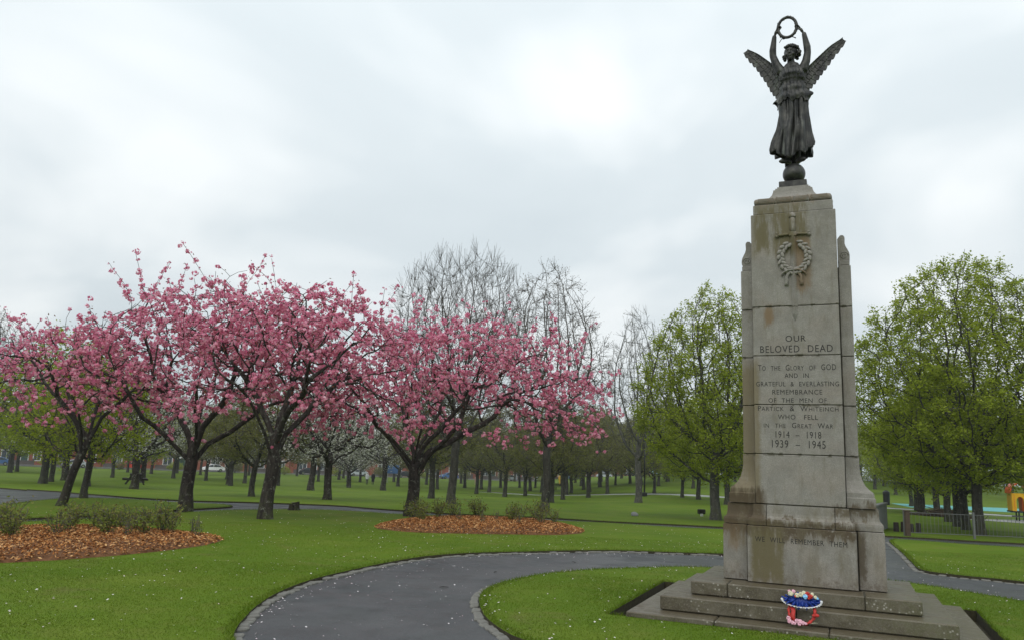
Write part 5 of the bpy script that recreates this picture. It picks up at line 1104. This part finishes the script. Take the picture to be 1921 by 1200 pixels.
# litter bin
x, y = 33.5, 70.1; r = empty('litter_bin', (x, y, tz(x, y)), 0, 'black upright litter bin on the lawn behind the memorial', 'bin')
m = MB(); m.tube([(0, 0, 0), (0, 0, .9), (0, 0, .95)], [.26, .28, .28], 16); m.obj('drum', M['black paint'], r); m = MB(); m.tube([(0, 0, .951), (0, 0, 1.12), (0, 0, 1.25)], [.30, .28, .10], 16); m.obj('hood', M['black paint'], r, True, .6)
# park lamp post beside the pale path
x, y = 12.7, 72.8; r = empty('lamp_post', (x, y, tz(x, y)), 0, 'thin dark lamp post with square foot beside the pale path', 'lamp post'); bx('foot', M['black paint'], r, -.22, .22, -.22, .22, -.05, .35, .03); MB().tube([(0, 0, .3), (0, 0, 5.2)], [.075, .05], 8).obj('post', M['black paint'], r, True); MB().ball((0, 0, 5.38), (.17, .17, .22)).obj('lantern', M['grey paint'], r, True)
# boulder and small box on the lawn
x, y = 5.5, 33.9; m = MB(); m.ball((0, 0, .06), (.16, .12, .11)); 
for v in m.bm.verts: v.co += Vector((math.sin(v.co.z * 30) * .015, math.cos(v.co.x * 22) * .015, math.sin(v.co.y * 25) * .012))
tag(m.obj('boulder', M['concrete'], None, True, None, (x, y, tz(x, y))), 'small pale grey stone lying on the lawn', 'stone')
x, y = 9.2, 37.5; r = empty('valve_box', (x, y, tz(x, y)), .3, 'small dark box with white side on the grass by the maple', 'box'); bx('cover', M['dark wood'], r, -.14, .18, -.12, .12, .10, .32, .03); bx('side_plate', M['white frame'], r, -.10, .04, -.13, -.08, -.02, .12, .01)
# bench far off, yellow grit bin, blue notice board
x, y = 8.2, 118.0; r = empty('park_bench', (x, y, tz(x, y)), .1, 'dark park bench on the far lawn', 'bench')
for k in range(3): bx('seat_slat', M['dark wood'], r, -.8, .8, -.2 + k * .15, -.07 + k * .15, .43, .47); bx('back_slat', M['dark wood'], r, -.8, .8, .27, .30, .55 + k * .13, .65 + k * .13)
for s in (-.7, .7): bx('leg', M['black paint'], r, s - .03, s + .03, -.2, -.13, 0, .43); bx('leg', M['black paint'], r, s - .03, s + .03, .235, .268, 0, .92)
x, y = 10.7, 150; r = empty('grit_bin', (x, y, tz(x, y)), .2, 'bright yellow grit bin at the far edge of the park', 'bin'); m = MB(); m.loft([[(-.45, -.5, 0), (.45, -.5, 0), (.45, .5, 0), (-.45, .5, 0)], [(-.6, -.6, 1.1), (.6, -.6, 1.1), (.6, .6, 1.1), (-.6, .6, 1.1)]]); m.bevel(.03); m.obj('tub', M['paint yellow'], r); m = MB(); m.loft([[(-.65, -.65, 1.11), (.65, -.65, 1.11), (.65, .65, 1.11), (-.65, .65, 1.11)], [(-.55, -.45, 1.55), (.55, -.45, 1.55), (.55, .6, 1.7), (-.55, .6, 1.7)]]); m.bevel(.03); m.obj('lid', M['paint yellow'], r)
x, y = -18.4, 130.0; r = empty('notice_board', (x, y, tz(x, y)), -.1, 'small blue notice board on two posts far behind the broad cherry', 'sign'); bx('board', M['paint blue'], r, -1.0, 1.0, -.03, .03, 1.5, 2.9, .01); bx('post', M['galvanised'], r, -.9, -.8, -.03, .03, 0, 1.5); bx('post', M['galvanised'], r, .8, .9, -.03, .03, 0, 1.5)

# ------------------------------------------------------------------ playground: railing, wall, tower, rubber surface
fa, fb = Vector((13.42, 26.9)), Vector((34.0, 26.2)); fd = (fb - fa); fl = fd.length; fd.normalize(); frz = math.atan2(fd.y, fd.x)
nP = 9
for i in range(nP):
    u0, u1 = fl * i / nP, fl * (i + 1) / nP; p = fa + fd * u0; r = empty('railing_panel', (p.x, p.y, tz(p.x, p.y)), frz, 'thin grey metal railing panel round the playground lawn', 'railing', 'playground railing panels'); g = M['grey paint']; w = u1 - u0
    bx('post', g, r, -.03, .03, -.03, .03, -.1, .86)
    bx('top_rail', g, r, .03, w - .03, -.008, .008, .765, .783); bx('bottom_rail', g, r, .03, w - .03, -.008, .008, .11, .13)
    for k in range(1, int(w / .125)): bx('picket', g, r, k * .125 - .004, k * .125 + .004, -.004, .004, .131, .759)
x, y = 13.42, 26.7; r = empty('gate_post', (x, y, tz(x, y)), 0, 'thick mossy timber gate post at the end of the railing', 'post'); bx('post', M['brown brush'], r, -.07, .07, -.07, .07, -.1, .80, .015); bx('cap', M['brown brush'], r, -.085, .085, -.085, .085, .80, .84, .012)
# grey concrete wall stub running away behind the memorial
r = empty('concrete_wall', (12.75, 27.9, tz(12.75, 27.9)), 1.05, 'short grey concrete wall running away behind the memorial', 'wall')
for k in range(4): bx('wall_panel', M['concrete'], r, k * 1.5, k * 1.5 + 1.48, -.08, .08, -.1, .86, .01)
bx('coping', M['concrete'], r, -.03, 6.02, -.12, .12, .863, .93, .01)
for k, (dx, dy, h) in enumerate(((14.6, 29.9, .33), (14.85, 29.85, .36), (15.1, 29.8, .30), (15.35, 29.75, .34))):
    r = empty('log_stub', (dx, dy, tz(dx, dy)), k, 'short dark upright log stub behind the railing', 'log', 'log stubs behind the railing'); MB().tube([(0, 0, -.05), (0, 0, h * .5), (0, 0, h)], [.10, .095, .09], 10).obj('log', M['dark wood'], r); MB().tube([(0, 0, h), (0, 0, h + .012)], .075, 10).obj('cut_face', M['brown brush'], r)
# rubber surface and gravel strip
V = [(36, 74.5, 0), (60, 73.5, 0), (46, 62, 0), (33.5, 66.0, 0)]; V = [(a, b, tz(a, b) + .012) for a, b, c in V]; tag(link('play_surface', mesh_np('play_surface', V, [(0, 3, 2, 1)], M['teal rubber'])), 'teal rubber play surface', 'play surface', kind='structure')
V = [(27, 47.5), (36, 51), (40, 46), (36, 42.5), (29.5, 44.5)]; V = [(a, b, tz(a, b) + .010) for a, b in V]; tag(link('gravel', mesh_np('gravel', V, [(4, 3, 2, 1, 0)], M['pale path gravel'])), 'pale gravel patch under the play tower', 'gravel', kind='structure')
PX, PY = 31.15, 48.2
pt = empty('play_tower', (PX, PY, tz(PX, PY)), -.35, 'yellow and red play tower with arched doorway and white slide', 'play tower')
pt.scale = (.66, .8, 1.0)
bx('deck', M['black paint'], pt, -.95, .95, -.75, .75, .50, .58, .01)
for sx in (-.3, .3): 
    for sy in (-.4, .4): MB().tube([(sx, sy, -.1), (sx, sy, .5)], .06, 8).obj('leg', M['green' if False else 'black paint'], pt)
bx('step', M['black paint'], pt, -1.0, .1, -1.2, -.8, .26, .31, .01)
def arch_panel(name, mat, y, parent):
    m = MB(); n = 12; outer = []; 
    L0 = [(-.85, .58), (-.85, 1.62), (.55, 1.62), (.55, .58)]
    inner = [(-.52 + .0, .62)] + [(-.22 + .30 * math.cos(math.pi - math.pi * k / n), 1.12 + .30 * math.sin(math.pi * k / n)) for k in range(n + 1)] + [(.08, .62)]
    ring = [(-.85, .58), (-.85, 1.62), (.55, 1.62), (.55, .58), (.08, .58)] + inner[::-1] + [(-.52, .58)]
    m.prism(ring, y, y + .04); return m.obj(name, M[mat], parent)
arch_panel('front_panel', 'paint yellow', -.74, pt); arch_panel('back_panel', 'paint yellow', .70, pt)
bx('side_panel', M['paint yellow'], pt, -.88, -.84, -.70, .70, .585, 1.62); bx('inner_panel', M['paint orange'], pt, .0, .05, -.5, .6, .585, 1.5)
for k in (-.70, .22, .40): bx('slot', M['paint orange'], pt, k, k + .025, -.76, -.742, .65, 1.55)
m = MB(); rings = []
for k in range(11):
    a = math.pi * k / 10; rings.append([(-.15 + .85 * math.cos(math.pi - a), -.85, 1.64 + .62 * math.sin(a)), (-.15 + .85 * math.cos(math.pi - a), .85, 1.64 + .62 * math.sin(a)), (-.15 + .80 * math.cos(math.pi - a), .85, 1.60 + .58 * math.sin(a)), (-.15 + .80 * math.cos(math.pi - a), -.85, 1.60 + .58 * math.sin(a))])
m.loft(rings); m.obj('roof', M['paint orange'], pt)
m = MB(); m.loft([[(.60, -.5, 1.9), (.62, .5, 1.9), (.70, .5, 1.85), (.70, -.5, 1.85)], [(.75, -.5, 1.2), (.75, .5, 1.2), (.95, .5, 1.2), (.95, -.5, 1.2)], [(1.35, -.45, .45), (1.35, .45, .45), (1.5, .45, .5), (1.5, -.45, .5)], [(1.9, -.45, .15), (1.9, .45, .15), (2.0, .45, .25), (2.0, -.45, .25)]]); m.obj('slide', M['paint white'], pt); bx('slide_side', M['paint blue'], pt, .96, 1.12, -.5, .5, .62, 1.78, .03)
# brushwood heap by the tree row
rg = np.random.default_rng(3); hp = empty('brushwood_heap', (27.2, 49.6, tz(27.2, 49.6)), -.9, 'brown heap of cut brushwood under the tree row', 'brushwood'); c = rg.normal(0, 1, (260, 3)) * (.9, .35, .0) ; c[:, 2] = np.abs(rg.normal(0, .26, 260)) * np.exp(-(c[:, 0] / 1.3) ** 2) ; d = rg.normal(0, 1, (260, 3)) * (.5, .3, .15); P0 = np.empty((520, 3)); P0[0::2] = c - d * .6; P0[1::2] = c + d * .6; P0[:, 2] = np.maximum(P0[:, 2], .0); pr_ = np.full(520, -1); pr_[1::2] = np.arange(0, 520, 2); V, F = tubes(P0, pr_, np.full(520, .022), 0, 9, 4); o = link('sticks', mesh_np('sticks', V, F, M['brown brush']), hp); o['kind'] = 'stuff'

# ------------------------------------------------------------------ damp air over the park
hz = MB().box(-960, 960, -360, 1160, -3.2, 16.5); hm = bpy.data.materials.new('damp air'); hm.use_nodes = True; hm.node_tree.nodes.clear()
ho = _n(hm.node_tree, 'ShaderNodeOutputMaterial'); hv = _n(hm.node_tree, 'ShaderNodeVolumePrincipled'); hv.inputs['Color'].default_value = (0.90, 0.94, 0.97, 1); hv.inputs['Density'].default_value = 0.0005; hv.inputs['Anisotropy'].default_value = 0.2
hm.node_tree.links.new(hv.outputs[0], ho.inputs['Volume'])
tag(hz.obj('haze', hm), 'thin damp haze hanging over the park', 'haze', kind='stuff')
